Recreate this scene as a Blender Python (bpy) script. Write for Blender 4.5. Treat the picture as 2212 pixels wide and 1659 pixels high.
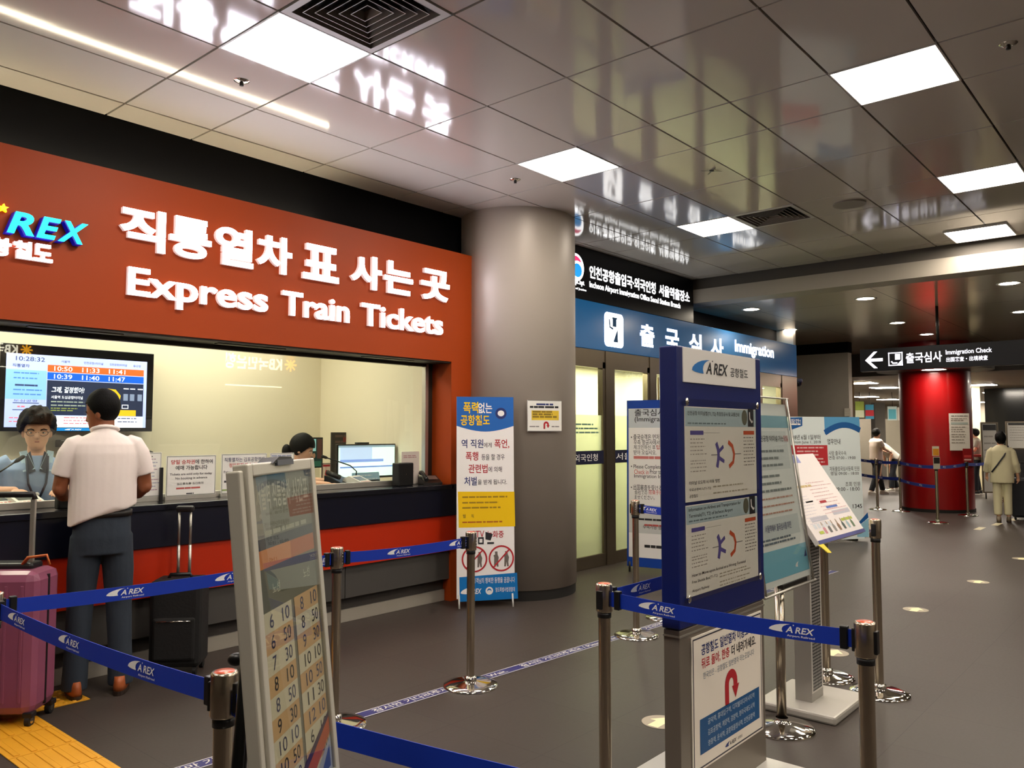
import bpy, bmesh, math, random
from mathutils import Vector, Matrix
random.seed(7)
SC = bpy.context.scene
for o in list(bpy.data.objects):
    bpy.data.objects.remove(o)
COL = SC.collection
PI = math.pi

# ------------------------------------------------------------------ camera
F_PX, CX, CY, HZ, EYE = 1732.0, 1106.0, 829.5, 935.0, 1.5
PITCH = math.atan((HZ - CY) / F_PX)
YAW = math.atan((2600.0 - CX) / (F_PX / math.cos(PITCH)))       # world +X lies this far right of the view axis
FWD = Vector((math.cos(YAW) * math.cos(PITCH), math.sin(YAW) * math.cos(PITCH), math.sin(PITCH)))
RGT = Vector((math.sin(YAW), -math.cos(YAW), 0))
UPV = RGT.cross(FWD)
cam_d = bpy.data.cameras.new('camera')
cam_d.sensor_width = 36.0
cam_d.lens = 36.0 * F_PX / 2212.0
cam_d.clip_start = 0.05
cam_d.clip_end = 200
cam = bpy.data.objects.new('camera', cam_d)
COL.objects.link(cam)
cam.matrix_world = Matrix((
    (RGT.x, UPV.x, -FWD.x, 0), (RGT.y, UPV.y, -FWD.y, 0), (RGT.z, UPV.z, -FWD.z, EYE), (0, 0, 0, 1)))
SC.camera = cam
EYEV = Vector((0, 0, EYE))


def ray(x, y):
    return FWD * F_PX + RGT * (x - CX) - UPV * (y - CY)


def onZ(x, y, z):
    d = ray(x, y); return EYEV + d * ((z - EYE) / d.z)


def onY(x, y, Y):
    d = ray(x, y); return EYEV + d * (Y / d.y)


def onX(x, y, X):
    d = ray(x, y); return EYEV + d * (X / d.x)


# ------------------------------------------------------------------ world, exposure
SC.view_settings.view_transform = 'Standard'
SC.view_settings.look = 'None'
SC.view_settings.exposure = 0.2
SC.view_settings.gamma = 1.0
SC.view_settings.use_curve_mapping = False
w = bpy.data.worlds.new('world'); SC.world = w; w.use_nodes = True
w.node_tree.nodes['Background'].inputs[0].default_value = (0.9, 0.85, 0.8, 1)
w.node_tree.nodes['Background'].inputs[1].default_value = 0.04
SC.cycles.use_denoising = True
SC.cycles.max_bounces = 8
SC.cycles.diffuse_bounces = 4
SC.cycles.glossy_bounces = 4
SC.cycles.transparent_max_bounces = 12
SC.cycles.sample_clamp_indirect = 4.0
SC.cycles.caustics_reflective = False
SC.cycles.caustics_refractive = False

PANEL_LIGHT = 31.0       # ceiling light panels
LETTER_LIGHT = 18.0       # glowing fascia letters
DOWN_LIGHT = 150.0
BOOTH_LIGHT = 10.0
COVE_LIGHT = 24.0
FAR_LIGHT = 80.0
OFFICE_LIGHT = 27.0


# ------------------------------------------------------------------ materials
def lin(h):
    h = h.lstrip('#')
    out = []
    for i in (0, 2, 4):
        c = int(h[i:i + 2], 16) / 255.0
        out.append(c / 12.92 if c <= 0.04045 else ((c + 0.055) / 1.055) ** 2.4)
    return (out[0], out[1], out[2], 1.0)


_M = {}


def mat(name, hexc, rough=0.5, metal=0.0, emit=0.0, var=0.0, vscale=8.0, bump=0.0, bscale=40.0, spec=0.5, aniso=None, coat=0.0):
    if name in _M:
        return _M[name]
    m = bpy.data.materials.new(name); m.use_nodes = True
    nt = m.node_tree; b = nt.nodes['Principled BSDF']
    col = lin(hexc) if isinstance(hexc, str) else hexc
    b.inputs['Base Color'].default_value = col
    b.inputs['Roughness'].default_value = rough
    b.inputs['Metallic'].default_value = metal
    b.inputs['Specular IOR Level'].default_value = spec
    b.inputs['Coat Weight'].default_value = coat
    b.inputs['Coat Roughness'].default_value = 0.08
    if emit:
        b.inputs['Emission Color'].default_value = col
        b.inputs['Emission Strength'].default_value = emit
    if var or bump:
        tc = nt.nodes.new('ShaderNodeTexCoord')
        mp = nt.nodes.new('ShaderNodeMapping')
        if aniso:
            mp.inputs['Scale'].default_value = aniso
        nt.links.new(tc.outputs['Object'], mp.inputs['Vector'])
    if var:
        n = nt.nodes.new('ShaderNodeTexNoise'); n.inputs['Scale'].default_value = vscale; n.inputs['Detail'].default_value = 4
        nt.links.new(mp.outputs['Vector'], n.inputs['Vector'])
        hs = nt.nodes.new('ShaderNodeHueSaturation'); hs.inputs['Color'].default_value = col
        mr = nt.nodes.new('ShaderNodeMapRange')
        mr.inputs['To Min'].default_value = 1 - var; mr.inputs['To Max'].default_value = 1 + var
        nt.links.new(n.outputs['Fac'], mr.inputs['Value'])
        nt.links.new(mr.outputs['Result'], hs.inputs['Value'])
        nt.links.new(hs.outputs['Color'], b.inputs['Base Color'])
    if bump:
        n2 = nt.nodes.new('ShaderNodeTexNoise'); n2.inputs['Scale'].default_value = bscale; n2.inputs['Detail'].default_value = 3
        nt.links.new(mp.outputs['Vector'], n2.inputs['Vector'])
        bp = nt.nodes.new('ShaderNodeBump'); bp.inputs['Strength'].default_value = bump; bp.inputs['Distance'].default_value = 0.01
        nt.links.new(n2.outputs['Fac'], bp.inputs['Height'])
        nt.links.new(bp.outputs['Normal'], b.inputs['Normal'])
    _M[name] = m
    return m


def K(hexc, rough=0.55):            # printed colour
    return mat('ink_%s' % hexc, hexc, rough, spec=0.35)


def G(hexc, k=1.0):                 # backlit / screen colour
    return mat('glow_%s_%g' % (hexc, k), hexc, 0.4, emit=k)


def glass_mat(name, tint='#f4faf6', rough=0.0, refl=.04, milk=0.0):
    if name in _M:
        return _M[name]
    m = bpy.data.materials.new(name); m.use_nodes = True
    nt = m.node_tree; nt.nodes.clear()
    out = nt.nodes.new('ShaderNodeOutputMaterial')
    ge = nt.nodes.new('ShaderNodeNewGeometry')
    dt = nt.nodes.new('ShaderNodeVectorMath'); dt.operation = 'DOT_PRODUCT'
    nt.links.new(ge.outputs['Normal'], dt.inputs[0]); nt.links.new(ge.outputs['Incoming'], dt.inputs[1])
    prev = dt.outputs['Value']
    for op, val in (('ABSOLUTE', None), ('SUBTRACT', 1.0), ('POWER', 5.0), ('MULTIPLY', .96), ('ADD', refl)):
        n = nt.nodes.new('ShaderNodeMath'); n.operation = op
        if op == 'SUBTRACT':
            n.inputs[0].default_value = 1.0; nt.links.new(prev, n.inputs[1])
        else:
            nt.links.new(prev, n.inputs[0])
            if val is not None: n.inputs[1].default_value = val
        prev = n.outputs[0]
    fac = prev
    tr = nt.nodes.new('ShaderNodeBsdfTransparent'); tr.inputs['Color'].default_value = lin(tint)
    gl = nt.nodes.new('ShaderNodeBsdfGlossy'); gl.inputs['Roughness'].default_value = rough
    mx = nt.nodes.new('ShaderNodeMixShader')
    nt.links.new(fac, mx.inputs['Fac'])
    body = tr.outputs['BSDF']
    if milk:
        df = nt.nodes.new('ShaderNodeBsdfDiffuse'); df.inputs['Color'].default_value = lin('#eceede')
        tl = nt.nodes.new('ShaderNodeBsdfTranslucent'); tl.inputs['Color'].default_value = lin('#f2f4e2')
        m1 = nt.nodes.new('ShaderNodeMixShader'); m1.inputs['Fac'].default_value = 0.75
        nt.links.new(df.outputs['BSDF'], m1.inputs[1]); nt.links.new(tl.outputs['BSDF'], m1.inputs[2])
        m2 = nt.nodes.new('ShaderNodeMixShader'); m2.inputs['Fac'].default_value = milk
        nt.links.new(tr.outputs['BSDF'], m2.inputs[1]); nt.links.new(m1.outputs['Shader'], m2.inputs[2])
        body = m2.outputs['Shader']
    nt.links.new(body, mx.inputs[1]); nt.links.new(gl.outputs['BSDF'], mx.inputs[2])
    nt.links.new(mx.outputs['Shader'], out.inputs['Surface'])
    _M[name] = m
    return m


STEEL = mat('brushed_steel', '#c2b6a2', 0.24, 1.0, var=0.06, vscale=30, aniso=(1, 1, 0.05))
CHROME = mat('chrome', '#d8d4cc', 0.08, 1.0)
BLACKP = mat('black_plastic', '#0c0c0d', 0.4, var=0.1)
RUBBER = mat('black_rubber', '#090909', 0.7, var=0.1)
ALU = mat('satin_aluminium', '#c6c2b8', 0.38, 0.85, var=0.05, vscale=20)
WHITEP = mat('white_plastic', '#e8e4dc', 0.45, var=0.03)
GREYM = mat('grey_painted_metal', '#a8a59e', 0.4, 0.3, var=0.04)
PAPER = mat('white_paper', '#eceae4', 0.6, var=0.02)


# ------------------------------------------------------------------ text
_T = {}


def glyph(s, bold=0.0, shear=0.0, res=3):
    """flat outline mesh of a string, normalised to its own bounding box: verts in 0..1, faces, aspect"""
    key = (s, bold, shear, res)
    if key in _T:
        return _T[key]
    cu = bpy.data.curves.new('t', 'FONT'); cu.body = s; cu.size = 1.0
    cu.offset = bold; cu.shear = shear; cu.resolution_u = res; cu.fill_mode = 'FRONT'
    ob = bpy.data.objects.new('t', cu); COL.objects.link(ob)
    dg = bpy.context.evaluated_depsgraph_get(); dg.update()
    me = ob.evaluated_get(dg).to_mesh()
    vs = [(v.co.x, v.co.y) for v in me.vertices]
    fs = [tuple(p.vertices) for p in me.polygons]
    ob.evaluated_get(dg).to_mesh_clear()
    bpy.data.objects.remove(ob); bpy.data.curves.remove(cu)
    if not vs:
        r = ([], [], 1, 1)
    else:
        x0 = min(v[0] for v in vs); x1 = max(v[0] for v in vs); y0 = min(v[1] for v in vs); y1 = max(v[1] for v in vs)
        r = ([((x - x0) / max(x1 - x0, 1e-6), (y - y0) / max(y1 - y0, 1e-6)) for x, y in vs], fs, x1 - x0, y1 - y0)
    _T[key] = r
    return r


# ------------------------------------------------------------------ mesh builder
class MB:
    def __init__(self):
        self.v = []; self.f = []; self.m = []; self.mats = []; self.s = []

    def mi(self, m):
        if m not in self.mats:
            self.mats.append(m)
        return self.mats.index(m)

    def add(self, vs, fs, m, smooth=False):
        b = len(self.v); k = self.mi(m)
        self.v += [tuple(v) for v in vs]
        for f in fs:
            self.f.append(tuple(b + i for i in f)); self.m.append(k); self.s.append(smooth)
        return self

    def box(self, x0, y0, z0, x1, y1, z1, m, bev=0.0):
        if bev <= 0:
            vs = [(x, y, z) for x in (x0, x1) for y in (y0, y1) for z in (z0, z1)]
            fs = [(0, 1, 3, 2), (4, 6, 7, 5), (0, 4, 5, 1), (2, 3, 7, 6), (0, 2, 6, 4), (1, 5, 7, 3)]
            return self.add(vs, fs, m)
        bm = bmesh.new(); bmesh.ops.create_cube(bm, size=1)
        for v in bm.verts:
            v.co = Vector((x0 + (v.co.x + .5) * (x1 - x0), y0 + (v.co.y + .5) * (y1 - y0), z0 + (v.co.z + .5) * (z1 - z0)))
        bmesh.ops.bevel(bm, geom=bm.edges[:], offset=bev, segments=2, affect='EDGES', profile=0.5)
        return self.bm(bm, m)

    def bm(self, bm, m, smooth=False, M=None):
        bm.verts.index_update()
        vs = [(M @ v.co if M else v.co) for v in bm.verts]
        fs = [[v.index for v in f.verts] for f in bm.faces]
        bm.free()
        return self.add(vs, fs, m, smooth)

    def prism(self, pts, axis, a, b, m, smooth=False):
        """polygon pts (2D) extruded along axis from a to b; for axis 'x' pts are (y,z), 'y' (x,z), 'z' (x,y)"""
        n = len(pts)

        def P(p, t):
            return {'x': (t, p[0], p[1]), 'y': (p[0], t, p[1]), 'z': (p[0], p[1], t)}[axis]
        vs = [P(p, a) for p in pts] + [P(p, b) for p in pts]
        fs = [tuple(range(n)), tuple(range(2 * n - 1, n - 1, -1))] + [(i, i + n, (i + 1) % n + n, (i + 1) % n) for i in range(n)]
        return self.add(vs, fs, m, smooth)

    def tube(self, pts, rad, m, n=12, caps=True, smooth=True, flat=1.0):
        pts = [Vector(p) for p in pts]
        if not isinstance(rad, (list, tuple)):
            rad = [rad] * len(pts)
        vs = []; fs = []
        up = None
        for i, p in enumerate(pts):
            t = (pts[min(i + 1, len(pts) - 1)] - pts[max(i - 1, 0)]).normalized()
            if up is None:
                up = Vector((0, 0, 1)) if abs(t.z) < 0.9 else Vector((0, 1, 0))
            a = t.cross(up)
            if a.length < 1e-4:
                a = t.orthogonal()
            a.normalize(); b = a.cross(t).normalized(); up = b
            for k in range(n):
                an = 2 * PI * k / n
                vs.append(p + a * math.cos(an) * rad[i] + b * math.sin(an) * rad[i] * flat)
        for i in range(len(pts) - 1):
            for k in range(n):
                k2 = (k + 1) % n
                fs.append((i * n + k, i * n + k2, (i + 1) * n + k2, (i + 1) * n + k))
        self.add(vs, fs, m, smooth)
        if caps:
            L = len(pts) - 1
            self.add(vs[:n], [tuple(range(n))[::-1]], m); self.add(vs[L * n:], [tuple(range(n))], m)
        return self

    def lathe(self, prof, m, n=32, c=(0, 0, 0), smooth=True):
        vs = []; fs = []
        for r, z in prof:
            for k in range(n):
                an = 2 * PI * k / n
                vs.append((c[0] + r * math.cos(an), c[1] + r * math.sin(an), c[2] + z))
        for i in range(len(prof) - 1):
            for k in range(n):
                k2 = (k + 1) % n
                fs.append((i * n + k, i * n + k2, (i + 1) * n + k2, (i + 1) * n + k))
        return self.add(vs, fs, m, smooth)

    def disc(self, c, r, m, n=32, axis='z', ry=None, t=0.0):
        ry = ry or r
        pts = [(c[0] + r * math.cos(2 * PI * k / n), c[1] + ry * math.sin(2 * PI * k / n)) for k in range(n)]
        return self.prism(pts, axis, c[2], c[2] + t, m)

    def ell(self, c, r, m, rot=None, seg=20, rings=12):
        bm = bmesh.new(); bmesh.ops.create_uvsphere(bm, u_segments=seg, v_segments=rings, radius=1)
        M = Matrix.Translation(Vector(c)) @ (rot.to_4x4() if rot is not None else Matrix.Identity(4)) @ Matrix.Diagonal((r[0], r[1], r[2], 1))
        return self.bm(bm, m, True, M)

    def loft(self, rings, m, n=20, smooth=True):
        """rings: (centre, rx, ry[, yaw[, power]]) stacked upward, capped"""
        vs = []; fs = []
        for rg in rings:
            c, rx, ry = rg[:3]; yaw = rg[3] if len(rg) > 3 else 0; pw = rg[4] if len(rg) > 4 else 1.0
            for k in range(n):
                an = 2 * PI * k / n
                ca, sa = math.cos(an), math.sin(an)
                x = rx * math.copysign(abs(ca) ** pw, ca); y = ry * math.copysign(abs(sa) ** pw, sa)
                vs.append((c[0] + x * math.cos(yaw) - y * math.sin(yaw), c[1] + x * math.sin(yaw) + y * math.cos(yaw), c[2]))
        L = len(rings)
        for i in range(L - 1):
            for k in range(n):
                k2 = (k + 1) % n
                fs.append((i * n + k, i * n + k2, (i + 1) * n + k2, (i + 1) * n + k))
        fs.append(tuple(range(n))[::-1]); fs.append(tuple((L - 1) * n + k for k in range(n)))
        return self.add(vs, fs, m, smooth)

    # ---- flat printing on a board whose local frame is x right, z up, facing -y
    def rect(self, x0, z0, x1, z1, m, y=-0.0006):
        return self.add([(x0, y, z0), (x1, y, z0), (x1, y, z1), (x0, y, z1)], [(0, 1, 2, 3)], m)

    def poly(self, pts, m, y=-0.0006):
        return self.add([(p[0], y, p[1]) for p in pts], [tuple(range(len(pts)))], m)

    def text(self, s, x0, z0, x1, z1, m, y=-0.0012, bold=0.012, shear=0.0, res=3, depth=0.0, fit=True, align='l', side=None):
        gv, gf, ww, hh = glyph(s, bold, shear, res)
        if not gv:
            return self
        if not fit:                        # keep the letters' own proportions
            nw = (z1 - z0) * ww / hh
            nw = min(nw, x1 - x0)
            if align == 'c':
                cx = (x0 + x1) / 2; x0, x1 = cx - nw / 2, cx + nw / 2
            elif align == 'r':
                x0 = x1 - nw
            else:
                x1 = x0 + nw
        vs = [(x0 + u * (x1 - x0), y, z0 + v * (z1 - z0)) for u, v in gv]
        if depth <= 0:
            return self.add(vs, gf, m)
        bm = bmesh.new()
        bv = [bm.verts.new(v) for v in vs]
        for f in gf:
            try:
                bm.faces.new([bv[i] for i in f])
            except ValueError:
                pass
        bmesh.ops.remove_doubles(bm, verts=bm.verts[:], dist=1e-6)
        r = bmesh.ops.extrude_face_region(bm, geom=bm.faces[:])
        for g in r['geom']:
            if isinstance(g, bmesh.types.BMVert):
                g.co.y -= depth
        bmesh.ops.recalc_face_normals(bm, faces=bm.faces[:])
        n0 = len(self.f); self.bm(bm, m)
        if side:
            k = self.mi(side)
            for i in range(n0, len(self.f)):
                if max(self.v[j][1] for j in self.f[i]) > y - depth * .5:
                    self.m[i] = k
        return self

    def greek(self, x0, x1, zs, m, h=0.006, y=-0.0010, seed=1, gap=0.012):
        """rows of unreadable small print as broken dashes"""
        rd = random.Random(seed)
        for z in zs:
            x = x0; end = x1 - rd.random() * (x1 - x0) * 0.3
            while x < end:
                wd = min(rd.uniform(1.5, 6) * h, end - x)
                self.rect(x, z, x + wd, z + h, m, y); x += wd + gap * rd.uniform(.3, .8)
        return self

    def ring(self, cx, cz, r, wdt, m, y=-0.0012, n=36, sx=1.0):
        vs = []; fs = []
        for k in range(n):
            a = 2 * PI * k / n
            vs += [(cx + r * math.cos(a) * sx, y, cz + r * math.sin(a)), (cx + (r - wdt) * math.cos(a) * sx, y, cz + (r - wdt) * math.sin(a))]
        for k in range(n):
            k2 = (k + 1) % n
            fs.append((2 * k, 2 * k + 1, 2 * k2 + 1, 2 * k2))
        return self.add(vs, fs, m)

    def stroke(self, pts, wdt, m, y=-0.0012):
        """flat ribbon along a 2D path in the board plane"""
        P = [Vector((p[0], p[1])) for p in pts]
        vs = []; fs = []
        for i, p in enumerate(P):
            t = (P[min(i + 1, len(P) - 1)] - P[max(i - 1, 0)]).normalized(); nn = Vector((-t.y, t.x)) * wdt / 2
            vs += [(p.x + nn.x, y, p.y + nn.y), (p.x - nn.x, y, p.y - nn.y)]
        for i in range(len(P) - 1):
            fs.append((2 * i, 2 * i + 1, 2 * i + 3, 2 * i + 2))
        return self.add(vs, fs, m)

    def swoosh(self, x0, z0, x1, z1, m, y=-0.0012, depth=0.0):
        pts = [(0, .16), (.03, .36), (.14, .56), (.32, .75), (.55, .9), (.8, .98), (1, 1), (.84, .9), (.71, .74), (.63, .54), (.6, .3), (.64, 0), (.4, .01), (.18, .06)]
        pts = [(x0 + u * (x1 - x0), z0 + v * (z1 - z0)) for u, v in pts]
        if depth:
            return self.prism(pts, 'y', y, y - depth, m)
        return self.poly(pts, m, y)

    def build(self, name, parent=None, loc=None, rot=None, flip=False):
        me = bpy.data.meshes.new(name)
        me.from_pydata(self.v, [], self.f)
        for m in self.mats:
            me.materials.append(m)
        me.polygons.foreach_set('material_index', self.m)
        me.polygons.foreach_set('use_smooth', self.s)
        me.update()
        if self.v and not flip:
            bm = bmesh.new(); bm.from_mesh(me)
            bmesh.ops.remove_doubles(bm, verts=bm.verts[:], dist=1e-6)
            bm.to_mesh(me); bm.free()
        o = bpy.data.objects.new(name, me); COL.objects.link(o)
        if parent:
            o.parent = parent
        if loc is not None:
            o.location = loc
        if rot is not None:
            o.rotation_euler = rot
        return o


def tag(o, label=None, cat=None, group=None, kind=None):
    if label: o['label'] = label
    if cat: o['category'] = cat
    if group: o['group'] = group
    if kind: o['kind'] = kind
    return o


def thing(name, label, cat, loc=(0, 0, 0), rot=(0, 0, 0), group=None):
    o = bpy.data.objects.new(name, None); COL.objects.link(o)
    o.empty_display_size = 0.1
    o.location = loc; o.rotation_euler = rot
    return tag(o, label, cat, group)


def struct(name, mb, loc=None, rot=None):
    return tag(mb.build(name, None, loc, rot), kind='structure')


def dup(root, loc=None, rot=None, label=None, group=None, scale=None):
    r = root.copy(); COL.objects.link(r)
    if loc is not None: r.location = loc
    if rot is not None: r.rotation_euler = rot
    if scale is not None: r.scale = scale
    if label: r['label'] = label
    if group: r['group'] = group
    for ch in list(root.children):
        c = ch.copy(); COL.objects.link(c); c.parent = r
        for g in list(ch.children):
            d = g.copy(); COL.objects.link(d); d.parent = c
    return r


def arex(mb, x0, z0, x1, z1, swm, txm, y=-0.0012, sub=None, subm=None, depth=0.0, kor=None):
    """the railway's wordmark: swoosh, slanted A'REX, small line below"""
    W = x1 - x0; Hh = z1 - z0
    zb = z0 + (Hh * .34 if sub else 0)
    mb.swoosh(x0, zb, x0 + W * .48, z1, swm, y, depth)
    mb.text("A", x0 + W * .37, zb, x0 + W * .53, z1 - Hh * .16, txm, y - .0004, 0.02, 0.25, depth=depth)
    mb.rect(x0 + W * .54, z1 - Hh * .1, x0 + W * .565, z1, txm, y - .0004)
    mb.text("REX", x0 + W * .58, zb, x1, z1 - Hh * .16, txm, y - .0004, 0.02, 0.25, depth=depth)
    if sub:
        mb.text(sub, x0 + W * .40, z0, x1, z0 + Hh * .2, subm or txm, y - .0004, 0.01)
# ------------------------------------------------------------------ big surfaces
def floor_material():
    m = bpy.data.materials.new('stone_floor'); m.use_nodes = True
    nt = m.node_tree; b = nt.nodes['Principled BSDF']
    tc = nt.nodes.new('ShaderNodeTexCoord')
    br = nt.nodes.new('ShaderNodeTexBrick')
    br.offset = 0.0
    br.inputs['Scale'].default_value = 1.0
    br.inputs['Mortar Size'].default_value = 0.0022
    br.inputs['Brick Width'].default_value = 0.6; br.inputs['Row Height'].default_value = 0.6
    br.inputs['Color1'].default_value = lin('#443b36'); br.inputs['Color2'].default_value = lin('#473f39')
    br.inputs['Mortar'].default_value = lin('#352e2a')
    n = nt.nodes.new('ShaderNodeTexNoise'); n.inputs['Scale'].default_value = 60; n.inputs['Detail'].default_value = 5
    mx = nt.nodes.new('ShaderNodeMixRGB'); mx.blend_type = 'MULTIPLY'; mx.inputs['Fac'].default_value = 0.35
    nt.links.new(tc.outputs['Object'], br.inputs['Vector']); nt.links.new(tc.outputs['Object'], n.inputs['Vector'])
    nt.links.new(br.outputs['Color'], mx.inputs['Color1']); nt.links.new(n.outputs['Fac'], mx.inputs['Color2'])
    nt.links.new(mx.outputs['Color'], b.inputs['Base Color'])
    mr = nt.nodes.new('ShaderNodeMapRange'); mr.inputs['To Min'].default_value = 0.42; mr.inputs['To Max'].default_value = 0.55
    nt.links.new(n.outputs['Fac'], mr.inputs['Value']); nt.links.new(mr.outputs['Result'], b.inputs['Roughness'])
    b.inputs['Specular IOR Level'].default_value = 0.3
    return m


def gloss_ceiling(name, hexc, rough, spec):
    m = mat(name, hexc, rough, 0.0, bump=0.10, bscale=0.9, spec=spec)
    return m


FLOOR = floor_material()
CEIL = gloss_ceiling('glossy_ceiling_panel', '#d0c9be', 0.085, 0.6)
CEIL2 = gloss_ceiling('glossy_dark_ceiling', '#c4b9a4', 0.16, 0.7)
SEAM = mat('dark_seam', '#15120f', 0.8)
BLACKW = mat('black_wall_board', '#040406', 0.7, spec=.12)
ORANGE = mat('orange_panel', '#a84110', 0.5, var=0.03, vscale=3, spec=0.25)
CREAM = mat('cream_wall', '#ece2c8', 0.7, var=0.015, vscale=2)
COLM = mat('warm_grey_panel', '#b3a99d', 0.42, 0.1, var=0.03, vscale=2)
DARKW = mat('dark_grey_wall', '#3d3a35', 0.5, var=0.06)
GREYW = mat('grey_wall', '#a39d94', 0.6, var=0.06)
BRONZE = mat('bronze_steel', '#6f6455', 0.3, 0.8, var=0.06, vscale=20, aniso=(1, 1, .06))

CF = .9244
CH = 3.58                      # concourse ceiling
LH = 3.256                     # lobby ceiling
FH = 2.75                      # far hall ceiling
FY = 5.15                      # ticket front plane

fl = MB(); fl.add([(-6, -8, 0), (46, -8, 0), (46, 22, 0), (-6, 22, 0)], [(0, 1, 2, 3)], FLOOR)
struct('floor', fl)

# concourse ceiling: square metal panels with dark open seams, lights and vents let into it
XS = []
for k in range(-3, 4):
    x0 = 2.158 + 2.482 * k
    XS += [x0, x0 + .587, x0 + 1.525]
XS = sorted([-6.0] + [x for x in XS if -6 < x < 9.65] + [9.81])
YS = [5.38, 5.093, 4.539]
for k in range(0, 4):
    y0 = 3.952 - 2.380 * k
    YS += [y0, y0 - .573, y0 - 1.202, y0 - 1.770]
YS = sorted([y for y in YS if y > -6] + [-6.0])
L_X = [2.158 + 2.482 * k for k in range(-2, 3)]
L_Y = [3.952 - 2.380 * k for k in range(0, 4)]
lights = []; vents = []
for iy, y in enumerate(L_Y):
    for ix, x in enumerate(L_X):
        lights.append((x, x + .587, y - .573, y, ix - 2, iy))
vents = [(L_X[2], L_X[2] + .587, 2.750, 3.379, 0), (L_X[4], L_X[4] + .587, 2.750, 3.379, 1)]


def hole(xa, xb, ya, yb):
    cx, cy = (xa + xb) / 2, (ya + yb) / 2
    for r in lights + vents:
        if r[0] - .01 < cx < r[1] + .01 and r[2] - .01 < cy < r[3] + .01:
            return True
    return False


ce = MB(); g = 0.007; rd = random.Random(3)
for i in range(len(XS) - 1):
    for j in range(len(YS) - 1):
        if hole(XS[i], XS[i + 1], YS[j], YS[j + 1]):
            continue
        xa, xb, ya, yb = XS[i] + g, XS[i + 1] - g, YS[j] + g, YS[j + 1] - g
        z = [CH + rd.uniform(-.0012, .0012) for _ in range(4)]
        vs = [(xa, ya, z[0]), (xb, ya, z[1]), (xb, yb, z[2]), (xa, yb, z[3])]
        vs += [(p[0], p[1], p[2] + .02) for p in vs]
        ce.add(vs, [(3, 2, 1, 0), (0, 1, 5, 4), (1, 2, 6, 5), (2, 3, 7, 6), (3, 0, 4, 7)], CEIL)
ce.add([(-6, -6, CH + .03), (9.9, -6, CH + .03), (9.9, 6.6, CH + .03), (-6, 6.6, CH + .03)], [(3, 2, 1, 0)], SEAM)
# strip of ceiling running on over the immigration front
for xa, xb in ((5.6, 7.12), (7.12, 7.71), (7.71, 8.65), (8.65, 9.81)):
    ce.box(xa + g, 5.38 + g, CH, xb - g, 6.5, CH + .02, CEIL)
struct('ceiling', ce)

# bulkhead beam where the ceiling steps down
bm_ = MB()
bm_.box(9.81, -6, LH, 10.15, 6.6, LH + .185, mat('beam_light', '#a39a8c', 0.55, var=0.03))
bm_.box(9.87, -6, LH + .185, 10.15, 6.6, CH + .05, mat('beam_dark', '#5a544c', 0.6, var=0.03))
struct('trim_1', bm_)

# lobby ceiling
lc = MB()
xs = [10.15, 11.2, 12.4, 13.9, 15.4, 16.9, 18.6]; ys = [-6, -4.2, -2.4, -.6, 1.2, 3.0, 4.8, 6.6, 8.4, 10]
for i in range(len(xs) - 1):
    for j in range(len(ys) - 1):
        z = [LH + rd.uniform(-.001, .001) for _ in range(4)]
        xa, xb, ya, yb = xs[i] + .004, xs[i + 1] - .004, ys[j] + .004, ys[j + 1] - .004
        lc.add([(xa, ya, z[0]), (xb, ya, z[1]), (xb, yb, z[2]), (xa, yb, z[3])], [(3, 2, 1, 0)], CEIL2)
lc.add([(10.15, -6, LH + .02), (18.6, -6, LH + .02), (18.6, 10, LH + .02), (10.15, 10, LH + .02)], [(3, 2, 1, 0)], SEAM)
struct('ceiling_lobby', lc)
fc = MB(); fc.box(18.6, -6, FH, 46, 22, FH + .1, mat('far_ceiling', '#b3aa9a', 0.5, var=.04))
fc.box(18.55, -6, FH, 18.65, 22, LH + .1, DARKW)
struct('ceiling_far', fc)

# ticket side wall, orange surround
wl = MB(); wl.box(-6, 5.38, 2.15, 5.9, 5.45, CH + .04, BLACKW); struct('wall_ticket', wl)
os_ = MB()
os_.box(-6, FY, 2.145, 5.40, 5.38, 3.16, ORANGE)
os_.box(5.14, FY, 0, 5.40, 5.45, 2.145, ORANGE)
struct('trim_2', os_)
sf = MB(); sf.box(-6, FY + .012, 2.132, 5.14, 5.44, 2.147, mat('dark_soffit', '#2c2219', 0.5, var=.15))
for x in (1.7, 2.9, 4.2):
    sf.box(x, FY + .07, 2.126, x + .55, FY + .12, 2.133, mat('soffit_slot', '#4a4038', 0.4))
struct('trim_3', sf)

# ticket office interior
wb = MB(); wb.box(-3, 7.2, 0, 5.3, 7.3, 3.0, CREAM); struct('wall_booth_back', wb)
ws = MB(); ws.box(5.2, 5.80, 0, 5.3, 7.2, 3.0, CREAM)
ws.box(5.2, 5.45, 0, 5.39, 5.80, 2.14, CREAM); struct('wall_booth_side', ws)
wl2 = MB(); wl2.box(-3.12, 5.45, 0, -3.02, 7.3, 3.0, CREAM); struct('wall_booth_end', wl2)
bc = MB(); bc.box(-3, 5.45, 2.85, 5.3, 7.3, 2.95, mat('booth_ceiling', '#d8d3c2', 0.7)); struct('ceiling_booth', bc)

# glass front of the ticket office with its steel frame
wf = thing('window_1', None, None); tag(wf, kind='structure')
p = MB(); p.box(-3.0, 5.405, 1.085, 5.045, 5.411, 2.11, glass_mat('booth_glass', '#fbfdf9')); o = p.build('window_pane', wf)
p = MB(); p.box(5.045, 5.39, 1.04, 5.085, 5.44, 2.14, ALU, .004); p.box(5.09, 5.40, 1.04, 5.14, 5.45, 2.14, mat('dark_frame', '#3b342c', .4, .5))
p.box(-3.0, 5.385, 2.105, 5.05, 5.43, 2.132, mat('dark_frame', '#3b342c')); p.box(-3.0, 5.39, 1.041, 5.045, 5.425, 1.085, ALU, .003)
p.build('window_frame', wf)

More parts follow.
